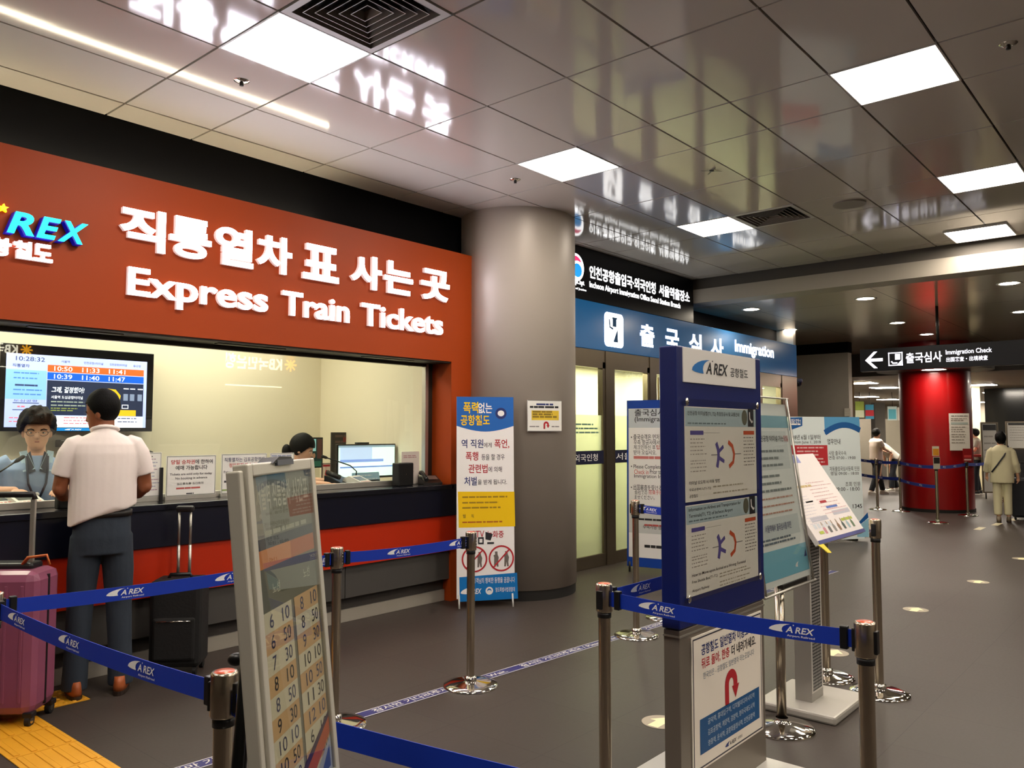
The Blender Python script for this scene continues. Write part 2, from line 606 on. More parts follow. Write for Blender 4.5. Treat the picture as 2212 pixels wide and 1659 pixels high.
# round column by the ticket office
cl = MB(); cl.lathe([(.553, 0), (.553, .09), (.564, .09), (.564, CH)], COLM, 96, (5.955, 5.054, 0))
cl.mats.append(SEAM)
b_ = len(cl.f); cl.lathe([(.556, 0), (.556, .088)], SEAM, 96, (5.955, 5.054, 0))
struct('column', cl)

# immigration front: wall behind, sign bulkheads, end returns
wi = MB(); wi.box(6.0, 6.5, 0, 13.36, 6.62, CH, CREAM)
struct('wall_office', wi)
iw = MB(); iw.box(6.2, 5.5, 3.0, 13.44, 5.62, LH, BLACKW); iw.box(6.2, 5.5, 3.0, 9.8, 5.62, CH, BLACKW)
struct('wall_front', iw)
ce3 = MB(); ce3.box(6.2, 5.3, 2.42, 13.44, 6.5, 2.45, mat('booth_ceiling', '#d8d3c2')); struct('ceiling_office', ce3)
er = MB(); er.box(13.36, 5.21, 0, 13.46, 9.5, LH, GREYW); struct('wall_return', er)
ec = MB(); ec.box(13.4, 9.5, 0, 18.6, 9.6, LH, DARKW); struct('wall_passage', ec)
gw = MB(); gw.box(15.9, 5.14, 0, 16.1, 9.5, 3.05, GREYW); gw.box(15.89, 5.13, 3.05, 16.1, 9.5, LH, BLACKW)
struct('wall_grey', gw)

# doors of the immigration office
DF = mat('door_frame_steel', '#7b6f5e', 0.28, 0.85, var=.05, vscale=15, aniso=(1, 1, .05))


def yx(px, y=900):
    return onY(px, y, 5.2).x


hd = MB(); hd.box(6.9, 5.2, 2.31, 13.36, 5.30, 2.442, DF); struct('trim_4', hd)
GL = glass_mat('door_glass', '#f2f7e8'); FR = glass_mat('frosted_film', '#f2f5e8', 0.25, milk=.5)
spans = [(6.75, yx(1308), 'a'), (yx(1327), yx(1404), 'b'), (yx(1418), yx(1520), 'c'), (yx(1530), yx(1634), 'd'), (yx(1647), yx(1690), 'e')]
NAVY = K('#0d1233'); WH = K('#f2f0ec')
dtexts = ['인천공항출입국·외국인청', '서울역출장소', '', '', '']
for i, (xa, xb, c) in enumerate(spans):
    d = thing('door_%d' % (i + 1), None, None, (xa, 5.2, 0)); tag(d, kind='structure')
    W = xb - xa
    p = MB(); p.box(0, .03, .14, W, .042, 2.31, GL); p.build('door_pane', d)
    p = MB(); p.box(0.0, .022, .14, W, .029, 1.70, FR); p.build('frosted_film', d)
    p = MB(); p.box(0, 0, 0, W, .07, .14, DF, .004); p.box(W - .05, 0.0, .14, W, .07, 2.31, DF); p.box(0, .0, 2.24, W, .07, 2.31, DF)
    p.build('door_rail', d)
    if i < 2:
        p = MB(); p.rect(0, 1.15, W - .05, 1.30, NAVY, -.004)
        if dtexts[i]:
            if i == 0:
                p.text(dtexts[i], .02 - .55, 1.185, W - .17, 1.265, WH, -.006, .006)
                p.greek(.25, W - .15, (1.585, 1.54, 1.495), K('#5d7d78'), .018, -.004, 5, .02)
            else:
                p.text(dtexts[i], .02, 1.185, 1.05, 1.265, WH, -.006, .006)
        p.build('printed_band', d)
    if i == 1:
        p = MB(); p.box(.98, -.02, 1.5, 1.0, .0, 2.2, STEEL); p.build('door_handle', d)
fr = MB()
for a, b in ((1308, 1327), (1404, 1418), (1520, 1530), (1634, 1647), (1690, 1722)):
    fr.box(yx(a), 5.19, 0, yx(b), 5.30, 2.44, DF)
struct('trim_5', fr)

# outer shell
ow = MB(); ow.box(-6, -6.1, 0, 46, -6, CH, mat('hall_wall', '#8d857a', .6, var=.04)); struct('wall_far_side', ow)
ow = MB(); ow.box(-6.1, -6, 0, -6, 6, CH, mat('hall_wall', '#8d857a')); struct('wall_behind', ow)
ow = MB(); ow.box(38, -6, 0, 38.2, 22, FH, mat('far_wall', '#b8ae9c', .6, var=.04)); struct('wall_end', ow)
ow = MB(); ow.box(17.3, 14, 0, 46, 14.2, FH, mat('far_wall2', '#8a8072', .6, var=.06)); struct('wall_hall', ow)
yd = onX(2128, 900, 26.0).y
ow = MB(); ow.box(26, -6, 0, 26.15, yd, FH, mat('dark_glass_wall', '#1a1b1c', 0.15, spec=.6))
struct('wall_dark', ow)

# red round pillar in the lobby
RED = mat('red_pillar_paint', '#8f0407', 0.34, var=.03, spec=.4, coat=.15)
pc = onZ(2027, 1108, 0); dv = Vector((pc.x, pc.y, 0)).normalized(); PC = Vector((pc.x, pc.y, 0)) + dv * .63
rp = MB(); rp.lathe([(.63, 0), (.63, LH)], RED, 72, (PC.x, PC.y, 0)); rp.lathe([(.64, 0), (.64, .06)], SEAM, 72, (PC.x, PC.y, 0))
struct('pillar', rp)
cn = MB(); cp = Vector((PC.x, PC.y, 0)) - dv * .46
cn.lathe([(0, 2.78), (1.0, 2.78), (1.0, 2.68), (0, 2.68)], DARKW, 48, (cp.x, cp.y, 0), False)  # made-up disc: carries the pillar lamp and gives the dark rim
struct('added_lamp_disc', cn)
# ------------------------------------------------------------------ lamps
LAMP = mat('lit_diffuser', '#fff4e6', 0.4, emit=PANEL_LIGHT)
LFRAME = mat('white_light_frame', '#d9d6cf', 0.4)


def panel_light(label, group):
    t = thing('ceiling_light', label, 'ceiling light', group=group)
    p = MB(); a, b = .282, .276
    for s in ((-a - .012, -b - .01, a + .012, -b), (-a - .012, b, a + .012, b + .01), (-a - .012, -b, -a, b), (a, -b, a + .012, b)):
        p.box(s[0], s[1], -.004, s[2], s[3], .03, LFRAME)
    p.build('light_frame', t)
    p = MB(); p.box(-a, -b, .004, a, b, .012, LAMP); p.build('diffuser', t)
    return t


LBL = {(0, 0): 'bright square ceiling light panel right beside the large square air vent',
       (1, 0): 'bright square ceiling light above the round grey column, second along the ticket side row',
       (2, 0): 'bright square ceiling light beside the smaller far air vent, last of the ticket side row',
       (1, 1): 'largest bright square ceiling light over the open floor, away from the ticket front',
       (2, 1): 'bright square ceiling light cut by the picture edge, short of the bulkhead beam'}
first = None
for (x0, x1, y0, y1, ix, iy) in lights:
    if ix < -1 or (iy == 3 and ix < 0):
        continue
    lb = LBL.get((ix, iy), 'square ceiling light panel outside the picture over the concourse')
    loc = ((x0 + x1) / 2, (y0 + y1) / 2, CH)
    if first is None:
        first = panel_light(lb, 'square ceiling light panels'); first.location = loc
    else:
        dup(first, loc, None, lb)
dup(first, (9.42, 1.68, CH - .012), None, 'bright square ceiling light tight against the bulkhead beam')

VF = mat('vent_frame', '#c9c5bd', .4); VL = mat('vent_louver', '#6b6258', .45, .3); VD = mat('vent_dark', '#17130f', .8)


def vent(label):
    t = thing('air_vent', label, 'air vent', group='square ceiling air vents')
    hx, hy = .287, .309

    def sq(p, ax, ay, bx, by, za, zb, m):
        vs = []
        for (x, y, z) in ((ax, ay, za), (bx, by, zb)):
            vs += [(-x, -y, z), (x, -y, z), (x, y, z), (-x, y, z)]
        p.add(vs, [(i, (i + 1) % 4, (i + 1) % 4 + 4, i + 4) for i in range(4)], m)
    p = MB(); sq(p, hx, hy, hx - .035, hy - .035, -.004, -.004, VF); sq(p, hx, hy, hx, hy, .03, -.004, VF); p.build('vent_frame', t)
    p = MB(); p.box(-hx + .01, -hy + .01, .10, hx - .01, hy - .01, .11, VD); p.build('vent_duct', t)
    for k in range(6):
        r = .254 - .0415 * k; ry = r + .02
        p = MB(); sq(p, r, ry, r - .033, ry - .033, -.004, .05, VL); sq(p, r, ry, r - .004, ry - .004, -.0045, -.0045, VF)
        p.build('louver', t)
    return t


v0 = vent('large square ceiling air vent with nested louvers beside the nearest light'); v0.location = ((vents[0][0] + vents[0][1]) / 2, (vents[0][2] + vents[0][3]) / 2, CH)
dup(v0, ((vents[1][0] + vents[1][1]) / 2, (vents[1][2] + vents[1][3]) / 2, CH), None, 'smaller looking square air vent far along the ceiling towards the beam')

# sprinkler heads, speaker, cross shaped detector on the glossy ceiling
sp = thing('sprinkler', 'small round sprinkler head in the ceiling over the ticket sign', 'sprinkler', (2.464, 4.234, CH), group='sprinkler heads')
p = MB(); p.lathe([(0, -.012), (.02, -.012), (.04, -.004), (.045, 0)], CHROME, 20); p.build('escutcheon', sp)
p = MB(); p.lathe([(0, -.03), (.012, -.03), (.012, -.012)], mat('dark_metal', '#2b2926', .4, .6), 12); p.build('sprinkler_nozzle', sp)
q = onZ(1113, 388, CH); dup(sp, q, None, 'small round sprinkler head in the ceiling in front of the round column')
q = onZ(2178, 95, CH); dup(sp, q, None, 'small round sprinkler head near the large light over the open floor')
t = tag(MB().disc((0, 0, 0), .14, mat('speaker_grille', '#8d857a', .5, .2), 40, 'z', None, -.012).build('ceiling_speaker', None, (7.44, 2.357, CH)), 'flat round ceiling speaker beyond the far air vent', 'speaker')
q = onZ(1537, 368, CH)
p = MB(); c_, s_ = .06, .008
for a in (0, 1):
    d = .06
    p.add([(-d, (d if a else -d) - .008, -.006), (-d, (d if a else -d) + .008, -.006), (d, (-d if a else d) + .008, -.006), (d, (-d if a else d) - .008, -.006)], [(0, 1, 2, 3)], BLACKP)
p.box(-.012, -.012, -.008, .012, .012, 0, BLACKP)
tag(p.build('ceiling_bracket', None, q), 'small black cross shaped bracket on the glossy ceiling', 'bracket')

# strip lamp lying in the cove on top of the orange front, washing the ceiling
t = thing('cove_light', 'long strip lamp on top of the orange front, mirrored in the ceiling as a streak', 'strip lamp', (0, 5.27, 3.16))
p = MB(); p.box(-5, -.04, 0, 5.35, .04, .008, LFRAME); p.build('lamp_tray', t)
cvx = (EYEV + ray(709, 267) * (5.27 / ray(709, 267).y)).x
p = MB(); p.box(-5, -.009, .008, cvx, .009, .022, mat('cove_tube', '#fff1d0', .4, emit=COVE_LIGHT)); p.build('tube', t)

# recessed downlights of the lobby
DL = mat('downlight_lens', '#fff0d8', .4, emit=DOWN_LIGHT)


def downlight(label):
    t = thing('downlight', label, 'downlight', group='round lobby downlights')
    p = MB(); p.lathe([(.10, .02), (.10, -.004), (.135, -.004), (.135, 0)], LFRAME, 32); p.build('trim_ring', t)
    p = MB(); p.lathe([(0, -.001), (.10, -.001)], DL, 32); p.build('lens', t)
    return t


dl = None
DLS = [((11.79, 1.80), 'round lobby downlight nearest the picture edge, just past the beam'),
       ((11.81, 3.556), 'round lobby downlight next past the beam, above the hanging sign arrow'),
       ((11.70, 5.21), 'round lobby downlight over the blue immigration sign, nearest the beam'),
       ((14.80, 3.94), 'round lobby downlight over the hanging sign, second row from the beam'),
       ((14.50, 5.71), 'round lobby downlight beyond the end of the blue immigration sign'),
       ((16.9, 3.98), 'round lobby downlight directly in front of the red pillar'),
       ((11.75, 0.1), 'round lobby downlight outside the picture'), ((14.7, 2.1), 'round lobby downlight outside the picture'),
       ((14.7, 0.3), 'round lobby downlight outside the picture')]
for (x, y), lb in DLS:
    if dl is None:
        dl = downlight(lb); dl.location = (x * CF, y * CF, LH)
    else:
        dup(dl, (x * CF, y * CF, LH), None, lb)
# lamp under the added disc in front of the red pillar
lp = cp - dv * .62
k = thing('pillar_lamp', 'lit oval lamp set under the dark disc in front of the red pillar', 'lamp', (lp.x, lp.y, 2.68))
p = MB(); p.lathe([(.20, .01), (.20, -.02), (.22, -.02), (.22, .01)], LFRAME, 32); p.build('trim_ring', k)
p = MB(); p.lathe([(0, -.012), (.2, -.012)], mat('pillar_lens', '#ffeee0', .4, emit=60), 32); p.build('lens', k)

# far hall strip lights
FLM = mat('far_diffuser', '#fff3e2', .4, emit=FAR_LIGHT)
ff = None
FLS = [(1860, 826, 'nearest beside the grey wall'), (1911, 836, 'nearest the red pillar on the wall side'), (1872, 856, 'behind the first one beside the grey wall'),
       (1918, 862, 'above the hanging leaflets'), (1908, 879, 'farthest, low between leaflets'), (2119, 830, 'just past the open side of the red pillar'),
       (2161, 840, 'over the dark glass wall'), (2152, 847, 'behind the one over the dark glass wall'), (2109, 868, 'above the pale post past the pillar')]
for (x, y, lb) in FLS:
    q = onZ(x, y, FH)
    if ff is None:
        ff = thing('strip_light', 'flat glowing far hall ceiling light ' + lb, 'ceiling light', q, group='far hall ceiling lights')
        p = MB(); p.box(-.34, -.34, -.02, .34, .34, 0, LFRAME); p.build('light_frame', ff)
        p = MB(); p.box(-.31, -.31, -.026, .31, .31, -.018, FLM); p.build('diffuser', ff)
    else:
        dup(ff, q, None, 'flat glowing far hall ceiling light ' + lb)
for q in ((24, 1.5), (30, 3), (30, 11), (22, 9), (34, 8), (21, 1)):  # unseen extra lamps, added to brighten the far hall
    dup(ff, (q[0], q[1], FH), None, 'flat glowing far hall ceiling light outside the picture')

# office lamps behind the glass fronts
def office_light(name, x0, y0, x1, y1, z, e, lb):
    t = thing(name, lb, 'ceiling light', group='hidden office ceiling lights', loc=((x0 + x1) / 2, (y0 + y1) / 2, z))
    a, b = (x1 - x0) / 2, (y1 - y0) / 2
    p = MB(); p.box(-a - .02, -b - .02, -.02, a + .02, b + .02, 0, LFRAME); p.build('light_frame', t)
    p = MB(); p.box(-a, -b, -.026, a, b, -.02, mat('office_lens_%g' % e, '#fff9e6', .4, emit=e)); p.build('diffuser', t)


for x in (-.5, 1.7, 3.7):
    office_light('office_light', x - .8, 6.05, x + .8, 6.75, 2.85, BOOTH_LIGHT, 'ticket office ceiling light hidden behind the orange front')
for x in (7.6, 9.2, 10.8, 12.4):
    office_light('office_light', x - .6, 5.7, x + .6, 6.2, 2.42, OFFICE_LIGHT, 'immigration office ceiling light hidden behind the blue sign')
# ------------------------------------------------------------------ boards: a local frame (x right, z up, facing -y) and pixel -> board coordinates
class Board:
    def __init__(self, name, label, cat, loc, yaw=0.0, tilt=0.0, group=None, root=None):
        self.M = Matrix.Translation(Vector(loc)) @ Matrix.Rotation(yaw, 4, 'Z') @ Matrix.Rotation(-tilt, 4, 'X')
        if root is None:
            self.root = thing(name, label, cat, group=group)
            self.root.matrix_world = self.M
        self.inv = self.M.inverted()
        self.P = MB()

    def p(self, x, y, off=0.0):
        o = self.inv @ EYEV; d = (self.inv.to_3x3() @ ray(x, y))
        t = (off - o.y) / d.y
        q = o + d * t
        return q.x, q.z

    def t(self, s, xl, yt, yb, xr, m, bold=.012, shear=0.0, y=-.0012, ytr=None, ybr=None, dep=0.0, fit=True, res=3):
        """text between picture columns xl..xr; yt, yb top and bottom rows at its left end, ytr, ybr at its right end"""
        a = self.p(xl, yt); b = self.p(xl, yb)
        c = self.p(xr, ytr if ytr is not None else yt); d = self.p(xr, ybr if ybr is not None else yb)
        x0, x1 = (a[0] + b[0]) / 2, (c[0] + d[0]) / 2
        if ytr is None:
            zt, zb = a[1], b[1]
        else:
            zt, zb = (a[1] + c[1]) / 2, (b[1] + d[1]) / 2
        self.P.text(s, x0, zb, x1, zt, m, y, bold, shear, res, dep, fit)

    def quad(self, pts, m, y=-.0006):
        self.P.poly([self.p(*q) for q in pts], m, y)


# ------------------------------------------------------------------ fascia letters of the ticket office
LW = mat('glowing_white_letter', '#f4f0ff', .4, emit=LETTER_LIGHT)
LS = mat('letter_side', '#f3dcd6', .4, emit=.5)
LC = mat('glowing_cyan_letter', '#00e8ff', .4, emit=1.6)
LBLUE = mat('deep_blue_letter_side', '#0a14b4', .35, emit=.25)
LY = mat('glowing_yellow_star', '#ffd21a', .4, emit=1.2)
HU = thing('korean_sign_lettering', 'glowing white Korean letters along the orange ticket office front', 'sign letters', (0, FY, 0))
fb = Board('x', None, None, (0, FY, 0), root=True)


def fx(px, py):
    return onY(px, py, FY).x


def letter(root, name, s, x0, z0, x1, z1, m, bold=.03, dep=.03, shear=0.0):
    p = MB(); p.text(s, x0, z0, x1, z1, m, -.002, bold, shear, 5, dep, side=LS); return p.build(name, root)


words = [('직통열차', fx(255, 490), fx(626, 560)), ('표', fx(650, 590), fx(727, 600)), ('사는', fx(753, 610), fx(887, 625)), ('곳', fx(905, 615), fx(966, 625))]
for s, a, b in words:
    n = len(s); gap = .03; wch = (b - a + gap) / n
    for i, ch in enumerate(s):
        letter(HU, 'sign_letter', ch, a + i * wch, 2.672, a + i * wch + wch - gap, 2.945, LW, .032)
EN = thing('english_sign_lettering', 'glowing white Express Train Tickets letters on the orange ticket office front', 'sign letters', (0, FY, 0))
for s, a, b, zb in (('Express', fx(272, 610), fx(574, 660), 2.318), ('Train', fx(605, 670), fx(750, 690), 2.372), ('Tickets', fx(776, 700), fx(952, 720), 2.370)):
    letter(EN, 'sign_word', s, a, zb, b, 2.553, LW, .02)
LG = thing('railway_logo_lettering', 'glowing cyan REX railway logo with yellow star and white Korean name', 'sign letters', (0, FY, 0))
for ch, a, b in (('A', 1.27, 1.46), ('R', fx(8, 500), fx(68, 490)), ('E', fx(72, 500), fx(125, 500)), ('X', fx(118, 500), fx(183, 500))):
    p = MB(); p.text(ch, a - .006, 2.632, b - .006, 2.762, LBLUE, -.002, .04, .25, 4, .05); p.text(ch, a, 2.636, b, 2.766, LC, -.053, .03, .25, 4)
    p.build('logo_letter', LG)
p = MB(); st = onY(5, 451, FY)
pts = [(st.x + .026 * (1 if k % 2 == 0 else .45) * math.sin(k * PI / 5), st.z + .026 * (1 if k % 2 == 0 else .45) * math.cos(k * PI / 5)) for k in range(10)]
p.prism(pts, 'y', -.002, -.03, LY); p.build('star', LG)
p = MB(); p.swoosh(.72, 2.63, 1.32, 2.93, LC, -.002, .05); p.build('swoosh', LG)
for i, ch in enumerate('공항철도'):
    letter(LG, 'sign_letter', ch, 1.352 + i * .109, 2.502, 1.352 + i * .109 + .102, 2.605, LW, .04, .03)

# ------------------------------------------------------------------ immigration office signs
b = Board('office_name_sign', 'black light box sign with white immigration office name, beside the column', 'sign', (6.55, 5.185, 0))
p = MB(); p.box(0, 0, 2.985, 9.80 - 6.55, .30, 3.575, mat('sign_black', '#020308', .3, spec=.25), .004); p.build('sign_box', b.root)
IW = mat('sign_lit_white', '#ffffff', .4, emit=2.6)
IB = mat('sign_lit_blue', '#1c8fd8', .4, emit=1.0); IR = mat('sign_lit_pink', '#e8336a', .4, emit=1.0)
x0, x1 = b.p(1273, 590)[0], b.p(1489, 635)[0]
b.P.text('인천공항출입국·외국인청', x0, 3.245, x0 + (x1 - x0) * .62, 3.395, IW, -.004, .025)
b.P.text('서울역출장소', x0 + (x1 - x0) * .655, 3.245, x1, 3.395, IW, -.004, .025)
x1 = b.p(1469, 655)[0]
b.P.text('Incheon Airport Immigration Office Seoul Station Branch', x0, 3.12, x1, 3.21, IW, -.004, .02)
cx, cz = b.p(1243, 577); r = .155
b.P.poly([(cx + r * math.cos(a * PI / 18), cz + r * math.sin(a * PI / 18)) for a in range(36)], IW, -.004)
b.P.poly([(cx + r * .82 * math.cos(a * PI / 18), cz + r * .82 * math.sin(a * PI / 18)) for a in range(3, 17)] + [(cx + r * (-.5 + .0) , cz + r * .35), (cx + r * .2, cz + r * .5)], IR, -.005)
b.P.poly([(cx + r * (.2 + .55 * math.cos(a * PI / 9)), cz + r * (-.2 + .5 * math.sin(a * PI / 9))) for a in range(18)], IB, -.005)
b.P.text('법무부', cx - .16, 3.125, cx + .165, 3.19, IW, -.004, .02)
b.P.text('Ministry of Justice', cx - .2, 3.075, cx + .2, 3.105, IW, -.004, .01)
b.P.build('sign_printing', b.root)

b = Board('immigration_sign', 'long blue light box sign reading Immigration over the glass doors', 'sign', (6.55, 5.19, 0))
p = MB(); p.box(0, 0, 2.445, 13.44 - 6.55, .30, 2.985, mat('sign_blue', '#14598f', .22, emit=.16, spec=.6), .004); p.build('sign_box', b.root)
x0, x1 = b.p(1305, 710)[0], b.p(1346, 715)[0]
z0, z1 = 2.50, 2.90
rr = .06
pts = []
for (ccx, ccz, a0) in ((x1 - rr, z1 - rr, 0), (x0 + rr, z1 - rr, 90), (x0 + rr, z0 + rr, 180), (x1 - rr, z0 + rr, 270)):
    for k in range(7):
        a = math.radians(a0 + 15 * k); pts.append((ccx + rr * math.cos(a), ccz + rr * math.sin(a)))
b.P.poly(pts, IW, -.004)
SB = K('#123f66')
w_ = x1 - x0
b.P.rect(x0 + w_ * .42, 2.74, x0 + w_ * .62, 2.83, SB, -.006); b.P.rect(x0 + w_ * .4, 2.83, x0 + w_ * .66, 2.85, SB, -.006)
b.P.stroke([(x0 + w_ * .25, 2.82), (x0 + w_ * .28, 2.73), (x0 + w_ * .45, 2.71)], .025, SB, -.006)
b.P.poly([(x0 + w_ * .45, 2.56), (x0 + w_ * .68, 2.72), (x0 + w_ * .7, 2.56)], SB, -.006)
for s, a, c, ya in (('출', 1382, 1413, 720), ('국', 1437, 1466, 725), ('심', 1488, 1515, 732), ('사', 1535, 1562, 740)):
    b.P.text(s, b.p(a, ya)[0], 2.565, b.p(c, ya)[0], 2.845, IW, -.004, .03)
b.P.text('Immigration', b.p(1587, 750)[0], 2.645, b.p(1671, 755)[0], 2.875, IW, -.004, .03)
b.P.text('出国審査', b.p(1587, 770)[0], 2.50, b.p(1640, 775)[0], 2.60, IW, -.004, .02)
b.P.build('sign_printing', b.root)
q = onY(1714, 824, 5.3)
t = thing('security_camera', 'small dark blue dome camera under the end of the blue immigration sign', 'camera', (q.x, 5.22, 2.42))
p = MB(); p.lathe([(0, 0), (.07, 0), (.075, -.03), (.07, -.06)], mat('camera_body', '#1b2145', .35), 24); p.build('camera_body', t)
p = MB(); p.lathe([(.065, -.06), (.055, -.1), (.03, -.125), (0, -.13)], mat('camera_dome', '#0a0d22', .08, spec=.8), 24); p.build('dome', t)

# hanging wayfinding sign in the lobby
ya = onX(1858, 778, 12.156).y
b = Board('hanging_sign', 'long dark hanging sign with white left arrow reading Immigration Check', 'sign', (12.156, ya, 0), -PI / 2)
p = MB(); p.box(0, 0, 2.3874, 3.4, .12, 2.7110, mat('sign_black', '#05060d'), .004); p.build('sign_box', b.root)
for xr in (ya - 2.738, 2.5168):
    p = MB(); p.tube([(xr, .06, 2.7017), (xr, .06, LH)], .02, BLACKP, 10); p.build('hanger_rod', b.root)
W2 = mat('sign_lit_soft', '#f2f0ff', .4, emit=1.3)
xa, xb = b.p(1869, 775)[0], b.p(1907, 775)[0]; zc = 2.5492
b.P.rect(xa + .03, zc - .022, xb, zc + .022, W2, -.004)
for s in (1, -1):
    b.P.poly([(xa, zc), (xa + .05, zc), (xa + .17, zc + s * .12), (xa + .12, zc + s * .12)], W2, -.005)
xa, xb = b.p(1919, 775)[0], b.p(1950, 775)[0]
for s in ((xa, 2.4521, xb, 2.4660), (xa, 2.6278, xb, 2.6416), (xa, 2.4521, xa + .014, 2.6416), (xb - .014, 2.4521, xb, 2.6416)):
    b.P.rect(*s, W2, -.004)
b.P.stroke([(xa + .04, 2.5168), (xa + .06, 2.4891), (xa + .12, 2.4891)], .02, W2, -.004)
b.P.rect(xa + .09, 2.5353, xa + .16, 2.6185, W2, -.004); b.P.poly([(xa + .12, 2.4706), (xa + .18, 2.5353), (xa + .19, 2.4706)], W2, -.005)
b.P.text('출국심사', b.p(1957, 775)[0], 2.4752, b.p(2035, 775)[0], 2.6231, W2, -.004, .02)
b.P.text('Immigration Check', b.p(2043, 762)[0], 2.5492, b.p(2143, 762)[0], 2.6324, W2, -.004, .015)
b.P.text('出国審査・出境検査', b.p(2044, 775)[0], 2.4660, b.p(2134, 775)[0], 2.5307, W2, -.004, .012)
b.P.build('sign_printing', b.root)

# ------------------------------------------------------------------ standing banner: no violence against station staff
RED_ = K('#b3242c'); BLU = K('#1f63b4'); NVY = K('#27336e'); BLK = K('#26262a'); YEL = K('#f2c500'); CYA = K('#0a74bd'); WHI = K('#f4f0ee'); GRY = K('#8d8a86')
yaw = math.radians(-38.5)
b = Board('standing_banner', 'narrow standing banner with blue head and two red no symbols before the column', 'banner', (4.965, 4.90, 0), yaw, math.radians(2.0), 'roll of standing banners')
del b.root['group']
x1, z1 = b.p(1109, 858); x0, z0 = b.p(987, 1294)
p = MB(); p.box(0, 0, z0, x1, .004, z1, WHI); p.build('banner_sheet', b.root)
for xx in (0.02, x1 - .02):
    p = MB(); p.tube([(xx, -.03, 0), (xx, .0, z0 + .03)], .008, mat('clear_hook', '#d8d6d0', .2), 8); p.build('foot', b.root)
p = MB(); p.tube([(.02, .03, z0 + .01), (x1 / 2, .08, .8), (x1 - .02, .03, z1 - .01)], .006, BLACKP, 8); p.tube([(x1 - .02, .03, z0 + .01), (x1 / 2, .08, .8), (.02, .03, z1 - .01)], .006, BLACKP, 8)
p.tube([(x1 / 2, .08, .8), (x1 / 2, .40, 0.012)], .006, BLACKP, 8)
p.build('back_frame', b.root)
W = x1
zt = b.p(1040, 920)[1]
pts = [(0, z1), (0, zt)] + [(W * k / 12, zt - .05 * math.sin(PI * k / 12) ) for k in range(1, 12)] + [(W, zt), (W, z1)]
b.P.poly(pts, BLU)
b.t('폭력', 1001, 868, 893, 1033, YEL, .02, y=-.002); b.t('없는', 1033, 870, 893, 1063, WHI, .02, y=-.002)
b.t('공항철도', 995, 896, 919, 1058, YEL, .02, y=-.002)
c = b.p(1082, 893)                                             # plain round badge stands where a mascot is drawn
b.P.poly([(c[0] + .05 * math.cos(k * PI / 10), c[1] + .05 * math.sin(k * PI / 10)) for k in range(20)], NVY, -.002)
b.P.poly([(c[0] + .03 * math.cos(k * PI / 10), c[1] + .026 * math.sin(k * PI / 10)) for k in range(20)], WHI, -.003)
b.t('역 직원', 997, 949, 968, 1044, NVY, .012); b.t('에게', 1045, 956, 967, 1062, BLK, .004); b.t('폭언,', 1068, 949, 969, 1100, RED_, .014)
b.t('폭행', 1006, 976, 995, 1033, RED_, .014); b.t('등을 할 경우', 1040, 981, 994, 1090, BLK, .004)
b.t('관련법', 1012, 1003, 1022, 1053, RED_, .014); b.t('에 의해', 1055, 1008, 1020, 1084, BLK, .004)
b.t('처벌', 1003, 1030, 1049, 1030, NVY, .014); b.t('을 받게 됩니다.', 1032, 1036, 1047, 1095, BLK, .004)
b.quad([(989, 1062), (1111, 1062), (1113, 1137), (991, 1140)], YEL)
zz = [b.p(1050, y_)[1] for y_ in (1075, 1087, 1098)]
b.P.greek(.05, W - .03, zz, K('#a07a18'), .013, -.0012, 3, .014)
b.t('벌', 1000, 1111, 1119, 1006, BLK, .004); b.t('칙', 1018, 1111, 1119, 1023, BLK, .004)
b.P.greek(.05, W - .05, [b.p(1050, 1129)[1]], K('#b8641a'), .013, -.0012, 9, .014)
b.t('녹화중', 1052, 1147, 1162, 1088, RED_, .012); b.t('CCTV', 1006, 1147, 1162, 1046, RED_, .006)
# camera pictogram
c = b.p(1040, 1168); b.P.rect(c[0] - .03, c[1] - .03, c[0] + .02, c[1] + .03, BLK, -.0014); b.P.rect(c[0] - .018, c[1] - .016, c[0] + .008, c[1] + .016, WHI, -.002)
b.P.poly([(c[0] + .035, c[1] + .075), (c[0] + .10, c[1] + .055), (c[0] + .08, c[1] + .0), (c[0] + .035, c[1] + .01)], BLK, -.0014)
b.P.rect(c[0] + .05, c[1] - .03, c[0] + .11, c[1] - .014, BLK, -.0014)
for (px, py) in ((1025, 1208), (1083, 1206)):
    c = b.p(px, py); b.P.ring(c[0], c[1], .112, .014, RED_, -.002)
    b.P.stroke([(c[0] - .07, c[1] - .075), (c[0] + .07, c[1] + .075)], .012, RED_, -.0025)
    for s in ((-1, 1) if px > 1050 else (1,)):
        b.P.poly([(c[0] + s * .045 + u * .02, c[1] - .07 + v * .13) for u, v in ((-1, 0), (-.9, .6), (-1.2, .75), (-.5, .8), (-.6, 1), (.5, 1), (.6, .8), (1.1, .6), (.8, .3), (1, 0), (.3, 0), (0, .3), (-.3, 0))], K('#6f6660'), -.0016)
b.quad([(992, 1247), (1117, 1237), (1119, 1293), (993, 1300)], CYA)
b.t('고객님의 행복한 동행을 꿈꿉니다', 1022, 1250, 1262, 1112, WHI, .004, ytr=1244, ybr=1257, y=-.002)
a_ = b.p(995, 1284); c = b.p(1040, 1274); arex(b.P, a_[0], a_[1], c[0], c[1] + .02, WHI, WHI, -.002)
c = b.p(1057, 1276); b.P.ring(c[0], c[1], .033, .014, WHI, -.002)
b.P.poly([(c[0] + .018 * math.cos(k * PI / 8), c[1] - .008 + .014 * math.sin(k * PI / 8)) for k in range(16)], WHI, -.002)
b.t('철도특별사법경찰대', 1070, 1269, 1279, 1112, WHI, .004, y=-.002)
b.P.build('banner_printing', b.root)

